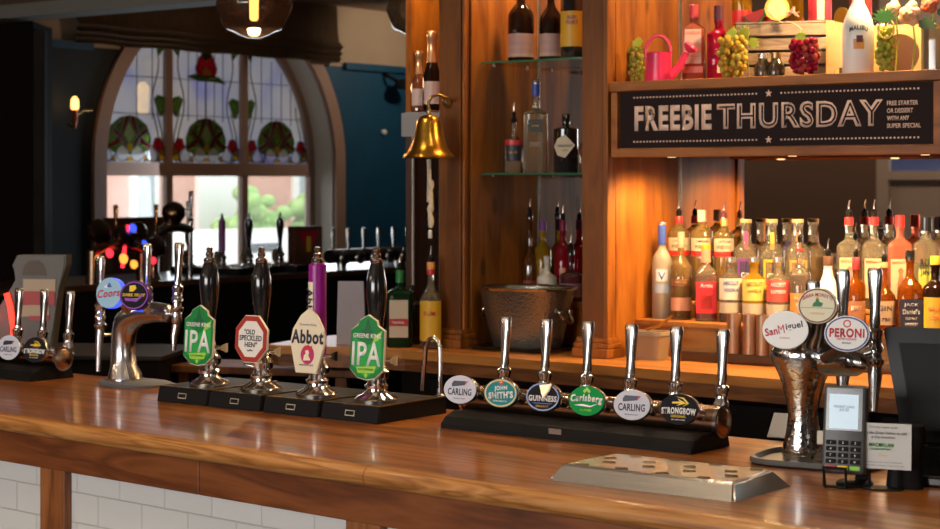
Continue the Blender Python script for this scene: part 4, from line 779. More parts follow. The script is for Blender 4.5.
def abbot(par):
    M = par[1]; o_ = [(-.040, -.085), (.036, -.085), (.062, .0), (.055, .040), (.030, .078), (0, .100), (-.030, .078), (-.056, .040), (-.064, .0)]
    cp = MB().prism(o_, .008, M, .0015).done('pump_clip', CLC, par[0], 0); MB().prism([(x*.97, z*.97) for x, z in o_], .001, M @ TM(0, -.001, 0)).done('clip_face', c('abbot_parchment', .80, .70, .52), cp, 0)
    MB().text('Abbot', .116, .040, M @ TM(0, -.002, .018), bold=.045, shear=0).text('Greene King', .06, .007, M @ TM(0, -.002, .052)).text('PREMIUM ALE', .05, .005, M @ TM(0, -.002, -.062)).done('lettering', INK, cp, 0)
    MB().prism(ell(.024, .027, 24, .002, -.033), .0006, M @ TM(0, -.0016, 0)).done('seal', c('seal_magenta', .50, .02, .12), cp, 0)
    MB().prism([(-.012, -.050), (-.010, -.036), (-.004, -.030), (-.006, -.022), (.004, -.018), (.008, -.026), (.006, -.034), (.014, -.048)], .0006, M @ TM(0, -.0022, 0)).done('seal_figure', CLC, cp, 0)
    MB().prism([(-.014, -.02), (-.010, -.006), (-.004, -.012), (.002, -.003), (.008, -.012), (.016, -.006), (.016, -.02)], .0006, M @ TM(.002, -.0022, 0)).done('seal_crown', REDP, cp, 0)
def handpull(loc, label, clip, kind, group='hand pulls on the bar', base=True, xs=.210, topz=.43, clipz=None, clipx=-.036, detail=True):
    o = thing('hand_pull', label, 'beer pump', loc, 0, group)   # origin: foot centre on the bar; front of the box at y=-.105
    if base:
        q = [(-.110, 0), (-.110, .004), (-.101, .043), (-.094, .047), (.19, .047), (.195, .0)]
        MB().prism([(y, z) for y, z in q], xs, TM(xs/2-.006, 0, 0) @ Matrix.Rotation(R(90), 4, 'Z'), .003).done('base_box', BLACKM, o, 0)
        MB().tube([(xs/2-.005, -.101, .048), (xs/2-.005, .19, .049)], .0022, 4).tube([(xs/2-.005, -.100, .0475), (-xs/2, -.100, .0475)], .0014, 4).done('brass_edge', BRASSD, o, 0)
        Mp = TM(.0-.005, -.1082, .023, -13); pl = MB().box((0, 0, 0), (.034, .002, .016), Mp).done('maker_plate', mat('plate_frame', (.6, .55, .45), .35, .8), o, 0); MB().box((0, -.0012, 0), (.029, .001, .011), Mp).done('plate_face', BLACKM, pl, 0)
    z = .047 if base else 0
    MB().loft([(z, .062), (z+.006, .062), (z+.012, .056), (z+.022, .036), (z+.032, .028), (z+.036, .033), (z+.044, .034), (z+.050, .027), (z+.060, .027), (z+.066, .034), (z+.082, .036), (z+.094, .028), (z+.10, .022), (z+.13, .019), (z+.14, .014)], n=32).done('chrome_foot', CHROME, o)
    MB().tube([(.0, -.02, z+.075), (-.02, -.05, z+.085)], .010).tube([(.02, 0, z+.115), (.06, .0, z+.115)], .007).done('clip_bracket', CHROME, o)
    if detail: MB().prism([(.052, z+.110), (.060, z+.108), (.072, z+.103), (.073, z+.130), (.062, z+.126), (.052, z+.120)], .012, TM(0, -.006, 0), .002).done('cam_lever', CREAM if kind != 'purple' else BLACK, o, 0)
    zt = topz
    if kind == 'black': MB().loft([(z+.12, .014), (z+.17, .016), (z+.20, .018), (z+.255, .026), (z+.30, .0305), (z+.335, .029), (zt-.055, .020), (zt-.036, .013)], n=28).done('pump_handle', BLACK, o)
    elif kind == 'chrome': MB().loft([(z+.12, .014), (z+.16, .020), (z+.18, .030), (z+.26, .032), (z+.30, .016), (zt, .020), (zt+.05, .022)], n=20).done('pump_handle', SILV, o)
    else:
        h_ = MB().loft([(z+.115, .026, .026), (zt-.075, .026), (zt-.052, .026), (zt-.046, .018)], n=28).done('pump_handle', MAGP, o)
        MB().loft([(z+.16, .0268), (zt-.10, .0268)], n=12, cap=False, a0=222, a1=282).done('cream_panel', CLC, h_)
        if detail: MB().text('Abbot', .105, .030, TM(0, 0, zt-.17, 0, 0, -14) @ TM(0, -.0278, 0) @ Matrix.Rotation(R(90), 4, 'Y'), bold=.03).done('lettering', INK, h_, 0)
    if kind != 'chrome': MB().loft([(zt-.050, .014), (zt-.044, .018), (zt-.036, .018), (zt-.030, .009), (zt-.024, .012), (zt-.018, .012), (zt-.014, .008), (zt-.006, .0105), (zt, .006)], n=18).done('finial', CHROME if kind == 'black' else CHROME, o)
    if callable(clip): clip((o, TM(clipx, -.075, z+(clipz or .135), -4, 0, 4)))
    elif clip: MB().prism(ell(.045, .05, 18), .008, TM(-.02, -.06, z+.07), .001).done('pump_clip', clip, o, 0)
    return o
yh = 3.925
for px, lab, clip, kind in ((210, 'hand pull with green clip and black handle, nearest the curved chrome font', ipa, 'black'), (262, 'hand pull with octagonal red and white clip and black handle', hen, 'black'), (318, 'near hand pull with cream pointed clip and purple handle', abbot, 'purple'), (377, 'hand pull with green clip and black handle, beside the bent chrome pipe', ipa, 'black')):
    v = ay(px, 380, yh); handpull((v.x, yh-.002, BZ), lab, clip, kind, clipx=.030, clipz=.157, topz=(ZC-(247-HY)/F*(-v.x*ST+v.y*CT))-BZ if kind == 'black' else (ZC-(247-HY)/F*(-v.x*ST+v.y*CT))-BZ)
v = az(440, 413, BZ); s_ = thing('bent_pipe', 'thin bent chrome pipe standing at the end of the hand pulls', 'pipe', (v.x, v.y, BZ))
Hh = .215; MB().tube([(0, 0, 0), (0, 0, Hh-.03), (-.006, 0, Hh-.012), (-.022, 0, Hh), (-.040, -.0, Hh-.006), (-.052, -.0, Hh-.028), (-.066, -.0, .060)], .0065, 10).done('tube', CHROME, s_); MB().loft([(0, .014), (.05, .014), (.055, .009), (.07, .009)]).done('collar', CHROME2, s_)
# ------------------------------------------------------------- curved chrome font at the left (Coors)
v = az(125, 384, BZ)
o = thing('curved_beer_font', 'curved chrome arm beer font with blue lit round badge at left', 'beer tap', (v.x, v.y, BZ))
MB().loft([(0, .125, .085, 2.6), (.010, .13, .09, 2.6), (.014, .12, .08, 2.6)], TM(.05, 0, 0), 36).done('drip_plate', mat('grey_rubber', (.16, .16, .16), .5), o)
arm = [(.0, 0, .012), (.0, 0, .03), (-.006, 0, .06), (-.008, 0, .12), (-.004, 0, .17), (.012, 0, .205), (.045, 0, .228), (.09, 0, .238), (.150, 0, .242), (.205, 0, .240), (.215, 0, .240)]
MB().tube([Vector(p) for p in arm], [.060, .056, .044, .040, .041, .044, .043, .038, .033, .029, .012], 28).done('arm', CHROME2, o)
MB().loft([(.0, .060), (.012, .060), (.02, .052), (.05, .040)], TM(0, 0, .008), 32).done('foot_ring', CHROME, o)
for dx in (.245,):
    MB().tube([(.2, 0, .240), (.245, 0, .240)], .010).loft([(.205, .013), (.215, .017), (.265, .017), (.27, .013), (.285, .016), (.30, .012)], TM(dx, 0, 0)).tube([(dx, 0, .21), (dx, -.012, .17), (dx, -.014, .125)], [.014, .011, .008]).done('tap_body', CHROME2, o)
    tap_handle(o, TM(dx, 0, .255, -3), .10)
tap_handle(o, TM(.04, .06, .24), .105); MB().tube([(.04, .02, .22), (.04, .06, .245)], .014).done('tap_body', CHROME2, o)
MB().tube([(.06, -.02, .235), (.055, -.075, .285)], .015).done('badge_stem', CHROME, o); MB().tube([(.14, -.01, .235), (.15, -.065, .285)], .015).done('badge_stem', CHROME, o)
bd = badge(o, TM(.050, -.09, .303, -8, 0, 14), .050, .050, 'coors', SKY, LEDB, .030)
bd = badge(o, TM(.150, -.075, .298, -8, 0, 14), .056, .047, 'purple', BLKF, mat('black_purple_rim', (.10, .03, .2), .25), .028, PUR)
o2 = thing('single_tap', 'single chrome tap with spout standing between the left font and the curved font', 'beer tap', (v.x-.155, v.y+.03, BZ))
tap_handle(o2, TM(0, 0, .18), .12); MB().tube([(0, 0, .18), (0, -.005, .12), (0, -.01, .03)], [.015, .013, .008]).tube([(0, 0, .15), (0, .06, .15), (0, .07, .0)], .010).done('tap_body', CHROME2, o2)
# ------------------------------------------------------------- cobra font at the right
DIMP = mat('dimpled_chrome', (.70, .68, .65), .14, 1); b_ = DIMP.node_tree.nodes['Principled BSDF']
tc = N(DIMP, 'ShaderNodeTexCoord'); nn = N(DIMP, 'ShaderNodeTexNoise', Scale=55.0, Detail=3.0); L(DIMP, tc.outputs['Object'], nn.inputs['Vector']); bp = N(DIMP, 'ShaderNodeBump', Strength=.55, Distance=.004); L(DIMP, nn.outputs[0], bp.inputs['Height']); L(DIMP, bp.outputs[0], b_.inputs['Normal'])
v = az(803, 461, BZ); y_ = v.y
o = thing('chrome_beer_font', 'large sculpted chrome beer font with three oval badges at right', 'beer tap', (v.x, v.y, BZ))
Mr = TM(0, 0, 0, 0, 0, 10)
MB().loft([(0, .047, .044), (.006, .050, .046), (.03, .048, .044), (.06, .040, .038), (.10, .035, .034), (.14, .041, .038), (.18, .052, .044), (.21, .066, .052), (.235, .078, .058), (.252, .080, .058), (.264, .070, .052), (.270, .02, .02)], Mr @ TM(0, 0, .004), 36).tube([(-.045, 0, .245), (-.01, 0, .246), (.04, 0, .246), (.09, 0, .240), (.135, 0, .232), (.155, 0, .230)], [.026, .044, .047, .040, .030, .014], 28, Mr).done('column', DIMP, o)
MB().loft([(0, .048), (.012, .048), (.016, .042)], n=36).done('foot_ring', CHROME, o)
# badge necks + badges
rel = lambda px, py, yy: ay(px, py, yy)-o.location
for (px, py, yy, rx, rz, kd, face, rim, ringc, zr) in ((786, 333, y_-.085, .056, .0455, 'miguel', WH, SILV, None, 14), (817.5, 309, y_-.055, .047, .043, 'moretti', CRF, SILV, BRN, 16), (847, 337, y_-.085, .053, .042, 'peroni', WH, BLUER, BLUER, 16)):
    p = rel(px, py, yy)
    MB().tube([(p.x*.45, p.y*.2, .25), (p.x*.85, p.y*.6, (p.z+.25)/2), (p.x, p.y+.012, p.z)], [.022, .018, .020], 14).done('badge_neck', mat('dark_chrome', (.3, .3, .3)), o)
    badge(o, TM(p.x, p.y+.01, p.z, -8, 0, zr), rx, rz, kd, face, rim, .026, ringc)
for px, dz, zz in ((813, 0, .20), (843, 0, .23), (875, -.0, .235)):
    p = rel(px, 340, y_+.06); p2 = Vector((p.x, p.y, 0))
    tap_handle(o, TM(p.x, p.y, zz), .105)
    tz = .165 if px == 875 else .215
    MB().tube([(p.x*.7, p.y*.3, .245), (p.x, p.y, .262)], .013).tube([(p.x, p.y, zz+.01), (p.x, p.y, .20), (p.x, p.y-.004, min(tz,.17)), (p.x+.0, p.y-.008, .12)], [.015, .017, .012, .008], 14).done('tap_body', CHROME2, o)
dt = thing('font_drip_tray', 'grey curved-lip drip tray under the sculpted chrome beer font', 'drip tray', (v.x+.045, v.y+.005, BZ+.0005), 8)
MB().loft([(0, .15, .12, 4), (.004, .155, .125, 4), (.016, .155, .125, 4), (.016, .147, .117, 4), (.004, .142, .11, 4), (.003, .02, .02, 2)], n=44, cap=False).done('tray_body', mat('dark_grey_lip', (.12, .12, .12), .4), dt)
o.location.z = BZ+.005
lf = thing('laminated_menu', 'grey laminated sheet propped behind the sculpted chrome font', 'menu', az(776, 441, BZ)+Vector((0, .06, 0)), 12)
MB().box((0, 0, .03), (.10, .003, .085), TM(0, 0, .01, -50)).done('sheet', c('grey_sheet', .42, .42, .44), lf, 0)
# ------------------------------------------------------------- perforated steel glass tray in front
a0, a1, a2 = az(548, 480, BZ), az(734, 502.5, BZ), az(783.4, 481, BZ); ang = math.degrees(math.atan2(a1.y-a0.y, a1.x-a0.x)); W_ = (a1-a0).length; D_ = .255
tr = thing('steel_drainer', 'brushed steel drainer plate with rows of small slots on the bar top', 'drainer', a0, ang)
q = bmesh.new(); i_, hh_ = .022, .036
lo = [q.verts.new(p) for p in ((0, 0, 0), (W_, 0, 0), (W_, D_, 0), (0, D_, 0))]; hi = [q.verts.new(p) for p in ((i_, i_*1.1, hh_), (W_-i_*.6, i_*1.1, hh_), (W_-i_*1.6, D_-i_*1.2, hh_), (i_*1.4, D_-i_*1.2, hh_))]
f = q.faces.new(hi); q.faces.new(lo[::-1])
for i in range(4): q.faces.new((lo[i], lo[(i+1) % 4], hi[(i+1) % 4], hi[i]))
bmesh.ops.bevel(q, geom=[e for e in q.edges if any(v_.co.z > .01 for v_ in e.verts)], offset=.005, segments=3, affect='EDGES')
MB().merge(q).done('plate', STEEL, tr, 50)
SLM = mat('slot_dull_gold', (.22, .16, .10), .35, .9)
for r_, fy in enumerate((.16, .40, .63, .86)):
    for k in range(4):
        fx = .14+k*.22+(.07 if r_ % 2 else 0)
        if fx < .95: MB().loft([(hh_+.0002, .015, .0065), (hh_+.0030, .013, .0050)], TM(W_*fx, D_*fy*.95, 0, 0, 0, 20), 16).done('slot', SLM, tr)
# ------------------------------------------------------------- card reader on its stand
v = az(844, 487, BZ)
st = thing('reader_stand', 'black curved stand holding the card reader', 'stand', (v.x, v.y, BZ), 12)
MB().loft([(0, .04, .045), (.006, .04, .045), (.01, .035, .04)], TM(.015, .035, 0), 28).box((.025, .062, .08), (.03, .014, .15), bev=.005).box((.025, .045, .03), (.03, .04, .012), bev=.003).tube([(-.035, -.03, .004), (-.036, -.035, .045), (.012, -.035, .045), (.012, -.03, .004), (-.035, -.03, .004)], .004, 8).done('stand_body', BLACKM, st)
rd = thing('card_reader', 'grey card payment reader with lit screen and keypad', 'card reader', (v.x+.003, v.y-.006, BZ+.030), 14)
Mt = TM(0, 0, 0, -9, 0, 0); RW, RH, RD = .093, .190, .034
MB().box((0, 0, RH/2), (RW, RD, RH), Mt, .008, 3).done('casing', mat('reader_grey', (.075, .075, .078), .4), rd)
MB().box((0, -RD/2-.0006, RH*.725), (RW*.84, .0012, RH*.48), Mt).done('screen_bezel', BLACK, rd, 0)
scn = MB().box((-.001, -RD/2-.0018, RH*.70), (RW*.68, .001, RH*.39), Mt).done('screen', mat('lcd_glow', (.45, .58, .68), .3, emit=.55), rd, 0)
MB().text('PRESENT CARD', .045, .005, Mt @ TM(0, -RD/2-.0026, RH*.755)).text('£4.20', .02, .006, Mt @ TM(0, -RD/2-.0026, RH*.72)).done('lettering', c('lcd_ink', .1, .16, .22), scn, 0)
for r_ in range(4):
    for k in range(3):
        m_ = BLACKM
        MB().box(((k-1)*.0265, -RD/2-.002, .066-r_*.0135), (.021, .005, .0095), Mt, .0015).done('key', m_, rd, 0)
for k, m_ in enumerate((c('key_red', .65, .03, .04), c('key_yellow', .85, .60, .03), c('key_green', .25, .60, .05))): MB().box(((k-1)*.0265, -RD/2-.002, .066-4*.0135), (.023, .005, .0095), Mt, .0015).done('key', m_, rd, 0)
b = MB(); ks = '123456789*0#'
for i_k, ch in enumerate(ks): b.text(ch, None, .005, Mt @ TM((i_k % 3-1)*.0265, -RD/2-.005, .066-(i_k//3)*.0135))
b.done('lettering', WH, rd, 0)
MB().box((-.052, .01, .075), (.022, .012, .03), Mt, .002).done('cable_plug', c('plug_cream', .6, .55, .45), rd, 0)
# ------------------------------------------------------------- donation card
v = ay(883, 470, 3.66); ps = thing('donation_card', 'white charity card standing beside the card reader', 'card', (v.x, v.y, BZ+.0), 16)
cz = (ay(888, 447, 3.66).z-BZ); CWd, CHt = .119, .098
MB().box((0, 0, cz), (CWd, .003, CHt), TM(0, 0, 0, -4), .0008).done('card_sheet', c('card_white', .62, .62, .60), ps, 0)
MB().tube([(-.03, .006, 0), (-.03, .008, cz-.02)], .003).tube([(.03, .006, 0), (.03, .008, cz-.02)], .003).box((0, .008, .002), (.08, .05, .004)).done('card_holder', BLACKM, ps, 0)
Mc = TM(0, -.0022+.004, cz, -4)
MB().text('Donate here with', .06, .005, Mc @ TM(0, 0, .041)).text('Press the Green button to add', .098, .0065, Mc @ TM(0, 0, .029), bold=.02).text('a 25p donation', .05, .0065, Mc @ TM(0, 0, .019), bold=.02).text('Thank you for your kindness', .082, .0038, Mc @ TM(0, 0, -.034)).text('to people living with cancer', .092, .0036, Mc @ TM(0, 0, -.041)).done('lettering', c('grey_ink', .12, .12, .13), ps, 0)
MB().text('MACMILLAN', .052, .0085, Mc @ TM(-.004, 0, .003), bold=.04).text('CANCER SUPPORT', .046, .0045, Mc @ TM(-.006, 0, -.006), bold=.02).done('lettering', GREEN, ps, 0); MB().text('Give', .018, .005, Mc @ TM(0, 0, -.019)).done('lettering', GOLDP, ps, 0)
# ------------------------------------------------------------- till screen seen from behind and its base
v = ay(925, 470, 3.93)
ti = thing('till_screen', 'big black till screen seen from behind at the right edge', 'till', (v.x+.02, v.y-.02, BZ), 12)
MB().prism([(-.105, .335), (.30, .335), (.30, .07), (-.055, .07), (-.062, .08), (-.112, .318), (-.112, .328)], .035, TM(0, -.02, 0, -10), .006).done('screen_shell', mat('till_black', (.008, .008, .008), .3, spec=.3), ti, 0)
MB().prism([(-.075, .30), (.28, .30), (.28, .10), (-.035, .10)], .012, TM(0, -.032, 0, -10), .004).done('back_cover', mat('till_cover', (.007, .007, .007), .5, spec=.2), ti, 0)
MB().prism([(.0, .10), (.3, .10), (.3, .04), (-.06, .04)], .10, TM(0, -.06, -.03), .006).box((.12, -.06, .012), (.34, .22, .024), bev=.006).done('till_base', BLACK, ti, 0)
MB().box((.02, -.032, .20), (.003, .003, .003)).tube([(-.06, -.03, .03), (-.10, .02, .02), (-.17, .05, .006), (-.24, .02, .006)], .004, 8).done('cable', BLACKM, ti, 0)
sn = thing('barcode_scanner', 'black handheld device with yellow sticker behind the charity card', 'scanner', ay(905, 462, 3.72)*1, 20); sn.location.z = BZ
MB().loft([(0, .04, .03, 4), (.06, .035, .03, 4), (.11, .045, .04, 3), (.135, .04, .035, 3)], n=24).done('device_body', BLACKM, sn); MB().box((.012, -.0405, .095), (.03, .001, .014), TM(0, 0, 0, 0, -25)).done('sticker', YELP, sn, 0)
# ============================================================= BRASS BELL
v = ay(429, 158, 5.60); bl_ = thing('brass_bell', 'polished brass last-orders bell hanging from a bracket on the pine post', 'bell', (v.x, v.y, v.z))
bx = ay(448, 100, 5.77).x-v.x; Db = (-v.x*ST+v.y*CT)/F; hb = 42*Db; rb = 26*Db
MB().loft([(0, rb*.98), (.004, rb), (.012, rb*.97), (.022, rb*.84), (.045, rb*.70), (hb*.5, rb*.58), (hb*.8, rb*.50), (hb*.93, rb*.44), (hb, rb*.30), (hb+.006, rb*.1)], n=40).done('bell_body', noisy('old_brass', (.72, .40, .06), (.55, .28, .03), 20, .28, 1), bl_)
ringm(MB(), rb*.74, rb*.74, .004, .002, TM(0, 0, .036) @ Matrix.Rotation(R(90), 4, 'X')).done('rib', BRASS, bl_)
MB().loft([(hb+.004, .006), (hb+.02, .010), (hb+.03, .006)]).tube([(0, 0, hb+.02), (-.004, .0, hb+.05), (.004, .01, hb+.075), (.02, .03, hb+.085), (.035, .08, hb+.07), (bx, .165, hb+.062)], .006, 10).loft([(0, .022), (.008, .018), (.012, .01)], TM(bx, .163, hb+.062, 90), 20).done('bracket', BRASSD, bl_)
rp_ = thing('bell_rope', 'plaited cream rope with black clip hanging below the brass bell', 'rope', (v.x, v.y, v.z-.005)); rp_.scale = (1, 1, .84)
MB().tube([(0, 0, .0), (.002, 0, -.10), (.0, 0, -.20)], .009, 8).tube([(.008+.003*math.sin(i*1.6), .0, -.10-.022*i) for i in range(11)], [.011+.003*math.sin(i*2.4) for i in range(11)], 8).done('cord', noisy('cream_rope', (.62, .50, .36), (.75, .64, .48), 60, .9), rp_)
MB().box((-.012, 0, -.30), (.03, .014, .03), bev=.004).done('clip', BLACKM, rp_); MB().box((.006, 0, -.35), (.014, .012, .04), bev=.003).done('tag', WHITE, rp_)
# ============================================================= DISPLAY SHELF ABOVE THE SIGN
ZS = 2.109
def ps_(px, y=5.90): q = ay(px, 90, y); q.z = ZS; return q
def pk(px, y): return (y/((px-470)/F*ST+CT))/F       # metres per pixel there
GRAPE = bpy.data.meshes.new('grape'); _t = bmesh.new(); bmesh.ops.create_uvsphere(_t, u_segments=12, v_segments=8, radius=1); _t.to_mesh(GRAPE); _t.free(); GRAPE.polygons.foreach_set('use_smooth', [True]*len(GRAPE.polygons))
LEAFM = noisy('vine_leaf', (.25, .40, .04), (.50, .58, .08), 12, .6)
def leaf(mb, M, s):
    pts = [(0, 0), (.25, -.1), (.5, .1), (.42, .3), (.62, .55), (.35, .6), (.3, .85), (.08, .72), (0, 1), (-.1, .7), (-.32, .82), (-.34, .58), (-.6, .5), (-.42, .28), (-.5, .08), (-.22, -.1)]
    return mb.prism([(x*s, z*s) for x, z in pts], .0015, M)
def grapes(px, y, wpx, hpx, n, col, col2, label, seed, narrow=False, leafside=0, gr=.0105):
    k = pk(px, y); p = ps_(px, y); o = thing('grape_bunch', label, 'grapes', p, 0, 'artificial grape bunches on the display shelf'); rr = random.Random(seed)
    m1 = glass('grape_'+label.split()[0]+str(seed), col, .1, gloss=.25); m2 = glass('grapeb_'+label.split()[0]+str(seed), col2, .1, gloss=.25)
    W2, H2 = wpx*k/2, hpx*k; placed = []
    tries = 0
    while len(placed) < n and tries < 6000:
        tries += 1; z = rr.uniform(gr, H2-gr); f = (z/H2); prof_ = math.sin(min(1, .25+f*1.1)*math.pi*.62) if not narrow else .55+.45*math.sin(f*math.pi)
        a = rr.uniform(0, 2*math.pi); r = max(0, (W2-gr)*prof_)*math.sqrt(rr.uniform(.25, 1)); q = Vector((r*math.cos(a), r*math.sin(a)*.65, z))
        if all((q-w_).length > gr*1.45 for w_ in placed): placed.append(q)
    for i, q in enumerate(placed):
        g = bpy.data.objects.new('grape', GRAPE); COL.objects.link(g); g.parent = o; g.location = q; s = gr*rr.uniform(.88, 1.05); g.scale = (s, s, s*1.12)
        if not GRAPE.materials: GRAPE.materials.append(m1)
        g.material_slots[0].link = 'OBJECT'; g.material_slots[0].material = m1 if rr.random() < .7 else m2
    b = MB(); s = min(.04, W2*1.1)*(.35 if seed == 11 else 1)
    leaf(b, TM(leafside*W2*.5, -.01, H2-.01, -15, 12*leafside), s); leaf(b, TM(-.2*W2, .0, H2-.012, -25, -35), s*.8); b.done('leaf', LEAFM, o, 0)
    MB().tube([(0, 0, H2*.3), (0, 0, H2*.95), (.004, 0, H2+.015)], .0025, 6).done('stem', c('grape_stem', .25, .22, .06), o)
    return o
grapes(636, 5.93, 24, 40, 44, (.55, .62, .12), (.70, .66, .14), 'green grapes at the left of the shelf behind the pink watering can', 2, True, .4, .0085)
grapes(732, 5.86, 38, 44, 60, (.80, .55, .08), (.70, .60, .12), 'golden grapes piled in front of the dark red gin bottle', 5, gr=.0125)
grapes(804, 5.84, 36, 38, 66, (.45, .02, .06), (.72, .12, .10), 'red grapes with a yellow leaf before the wooden crate', 8, leafside=-.3, gr=.0118)
grapes(885, 5.84, 24, 46, 46, (.62, .66, .10), (.75, .68, .14), 'yellow green grapes hanging before the round hole of the plywood box', 11, True, 0, .0115)
# watering can
PKM = mat('pink_enamel', (.78, .035, .13), .25, coat=.4); k = pk(659, 5.86)
o = thing('watering_can', 'small bright pink watering can on the display shelf', 'watering can', ps_(659, 5.86), 20)
hw, hh_ = 13.5*k, 29*k
MB().loft([(0, hw*1.02), (.004, hw*1.04), (hh_*.95, hw*.92), (hh_, hw*.95), (hh_, hw*.88), (.01, hw*.9)], n=32, cap=False).loft([(.002, hw), (.004, hw)], n=32).done('can_body', PKM, o)
MB().tube([(hw*.8, 0, hh_*.15), (hw*1.6, 0, hh_*.55), (hw*2.05, 0, hh_*1.0)], [.018, .014, .012], 12).loft([(-.008, .010), (.006, .024), (.016, .028), (.024, .022)], TM(hw*2.2, 0, hh_*1.08, 0, 40), 20).done('spout', PKM, o)
MB().tube([(-hw*.9, 0, hh_*.75)]+[(-hw*.05+hw*.95*math.cos(a), 0, hh_*.98+hh_*.62*math.sin(a)) for a in [math.pi*(1-i/9) for i in range(10)]], .0062, 10).done('handle', PKM, o)
# bottles on the shelf
DS = 'bottles on the display shelf above the sign'
def dsb(px, top, w_, base, name, label, gl, y=6.0, **kw):
    kk = pk(px, y); return bottle(name, label, ps_(px, y), (base-top)*kk, w_*kk, gl, DS, **kw)
dsb(694, 1, 22, 79, 'gin_bottle', 'square pink gin bottle with red cap and cream label beside the watering can', PINK, 6.0, p2=5, sh=.68, shk=.09, neck=.015, capm=c('pink_red_cap', .75, .08, .10), caph=.05, rz=25, labs=[(.07, .20, .75, c('pale_pink_label', .90, .62, .48), [('GORDON', .185, .055, .012, OLAB), ('PINK GIN', .10, .05, .010, OLAB)]), (.035, .06, .9, c('coral_band', .80, .22, .15), [])])
dsb(719, 3, 24, 79, 'gin_bottle', 'dark crimson gin bottle with black cap behind the golden grapes', CRIM, 5.99, p2=3, sh=.62, shk=.08, neck=.016, capm=c('plum_cap', .12, .02, .05), caph=.055, labs=[(.03, .06, 40, c('pale_tag', .8, .5, .4), []), (.10, .12, 40, CRIM, [('GIN', .11, .04, .02, SALM)])])
o = dsb(858, -26, 31, 71, 'rum_bottle', 'large white coconut rum bottle glowing under the lamp on the display shelf', WHITE, 5.88, sh=.48, shk=.34, neck=.017, capm=BLACK, caph=.03, rz=28, labs=[])
kk = pk(858, 5.88); b = MB(); b.text('MALIBU', .066, .017, TM(0, -15.5*kk-.001, .152), bold=.03, bend=15.5*kk, arc=.008).done('lettering', INK, o, 0)
b = MB(); b.loft([(.085, 15.5*kk*1.015), (.120, 15.5*kk*1.015)], n=10, cap=False, a0=250, a1=290).done('sunset_emblem', ORNG, o); MB().loft([(.108, 15.5*kk*1.03), (.132, 15.5*kk*1.03)], n=8, cap=False, a0=262, a1=285).done('palm_emblem', c('palm_brown', .12, .04, .05), o)
# wooden crate with slats, fruit decorations on top
CRW = wood('weathered_crate', (.16, .12, .09), (.26, .20, .15), (.34, .27, .20), (2, 12, 12), .8); k = pk(785, 6.02)
cr = thing('wooden_crate', 'weathered slatted wooden crate lying on the display shelf', 'crate', ps_(784, 6.02), 22)
hw = 48*k
for i in range(4):
    z0 = (1+i*14.3)*k; MB().box((0, 0, z0+6*k), (hw*2, .009, 11.6*k), bev=.0015).done('slat', CRW, cr, 0)
    MB().box((0, .19, z0+6*k), (hw*2, .009, 11.6*k), bev=.0015).done('slat', CRW, cr, 0)
for s in (-1, 1): MB().box((s*(hw-.008), .095, 28.5*k), (.012, .18, 56*k), bev=.002).done('end_board', CRW, cr, 0)
MB().box((0, .095, 57.6*k), (hw*2, .19, .006)).done('top_board', CRW, cr, 0)
ztop = ZS+58.3*k+.004
def on_crate(px, y): q = ay(px, 20, y); return Vector((q.x, q.y, ztop))
wm_ = thing('watermelon_slice', 'toy watermelon wedge with red flesh and green rind on the crate', 'decoration', on_crate(757, 6.05), 25)
arc_ = [(.042*math.cos(a), .042+.042*math.sin(a)) for a in [math.pi+math.pi*i/14 for i in range(15)]]
MB().prism(arc_, .02, TM(0, 0, 0, 0, -18)).done('rind', c('rind_green', .02, .20, .04), wm_, 0); MB().prism([(x*.88, .042+(z-.042)*.88+.0) for x, z in arc_], .024, TM(0, -.002, 0, 0, -18)).done('flesh', c('melon_red', .75, .06, .05), wm_, 0)
ct_ = thing('citrus_slice', 'round yellow citrus slice decoration standing on the crate', 'decoration', on_crate(777, 6.02), 25)
MB().prism(ell(.045, .045, 28, 0, .046), .008).done('peel', c('citrus_yellow', .80, .55, .10), ct_, 0); MB().prism(ell(.036, .036, 28, 0, .046), .001, TM(0, -.001, 0)).done('flesh', c('citrus_pale', .70, .60, .35), ct_, 0)
bottle('flavoured_spirit_bottle', 'yellow and red bottle standing at the left end of the crate', on_crate(742, 6.08), .26, .075, YEL, DS, sh=.6, neck=.014, capm=REDC, caph=.03, labs=[(.0, .05, 80, REDC, [])])
bottle('flavoured_spirit_bottle', 'red patterned bottle with cream stripe at the right end of the crate', on_crate(820, 6.12), .26, .085, c('red_floral', .60, .03, .06), DS, sh=.6, neck=.014, capm=REDC, caph=.03, labs=[(.0, .14, 18, CREML, [])])
tw = thing('twine', 'thin pink twine draped over the front of the crate', 'twine', (0, 0, 0))
MB().tube([ay(766, 10, 5.98), ay(775, 18, 5.97), ay(783, 23, 5.965)], .0022, 6).tube([ay(786, 21, 5.965), ay(795, 24, 5.96), ay(802, 29, 5.95)], .0022, 6).done('strand', c('pink_twine', .80, .45, .35), tw)
fl = thing('paper_flowers', 'small pink paper flowers on the crate beside the citrus slice', 'decoration', on_crate(792, 5.99))
b = MB()
for a in range(7): b.tube([(.018*math.cos(a), 0, .02+.014*math.sin(a*1.7)), (.030*math.cos(a*1.3), -.004, .025+.022*math.sin(a*2.1)), (.012*math.cos(a*2.2), 0, .012+.01*a*.5)], .003, 6)
b.done('curled_ribbon', c('peach_ribbon', .80, .35, .25), fl)
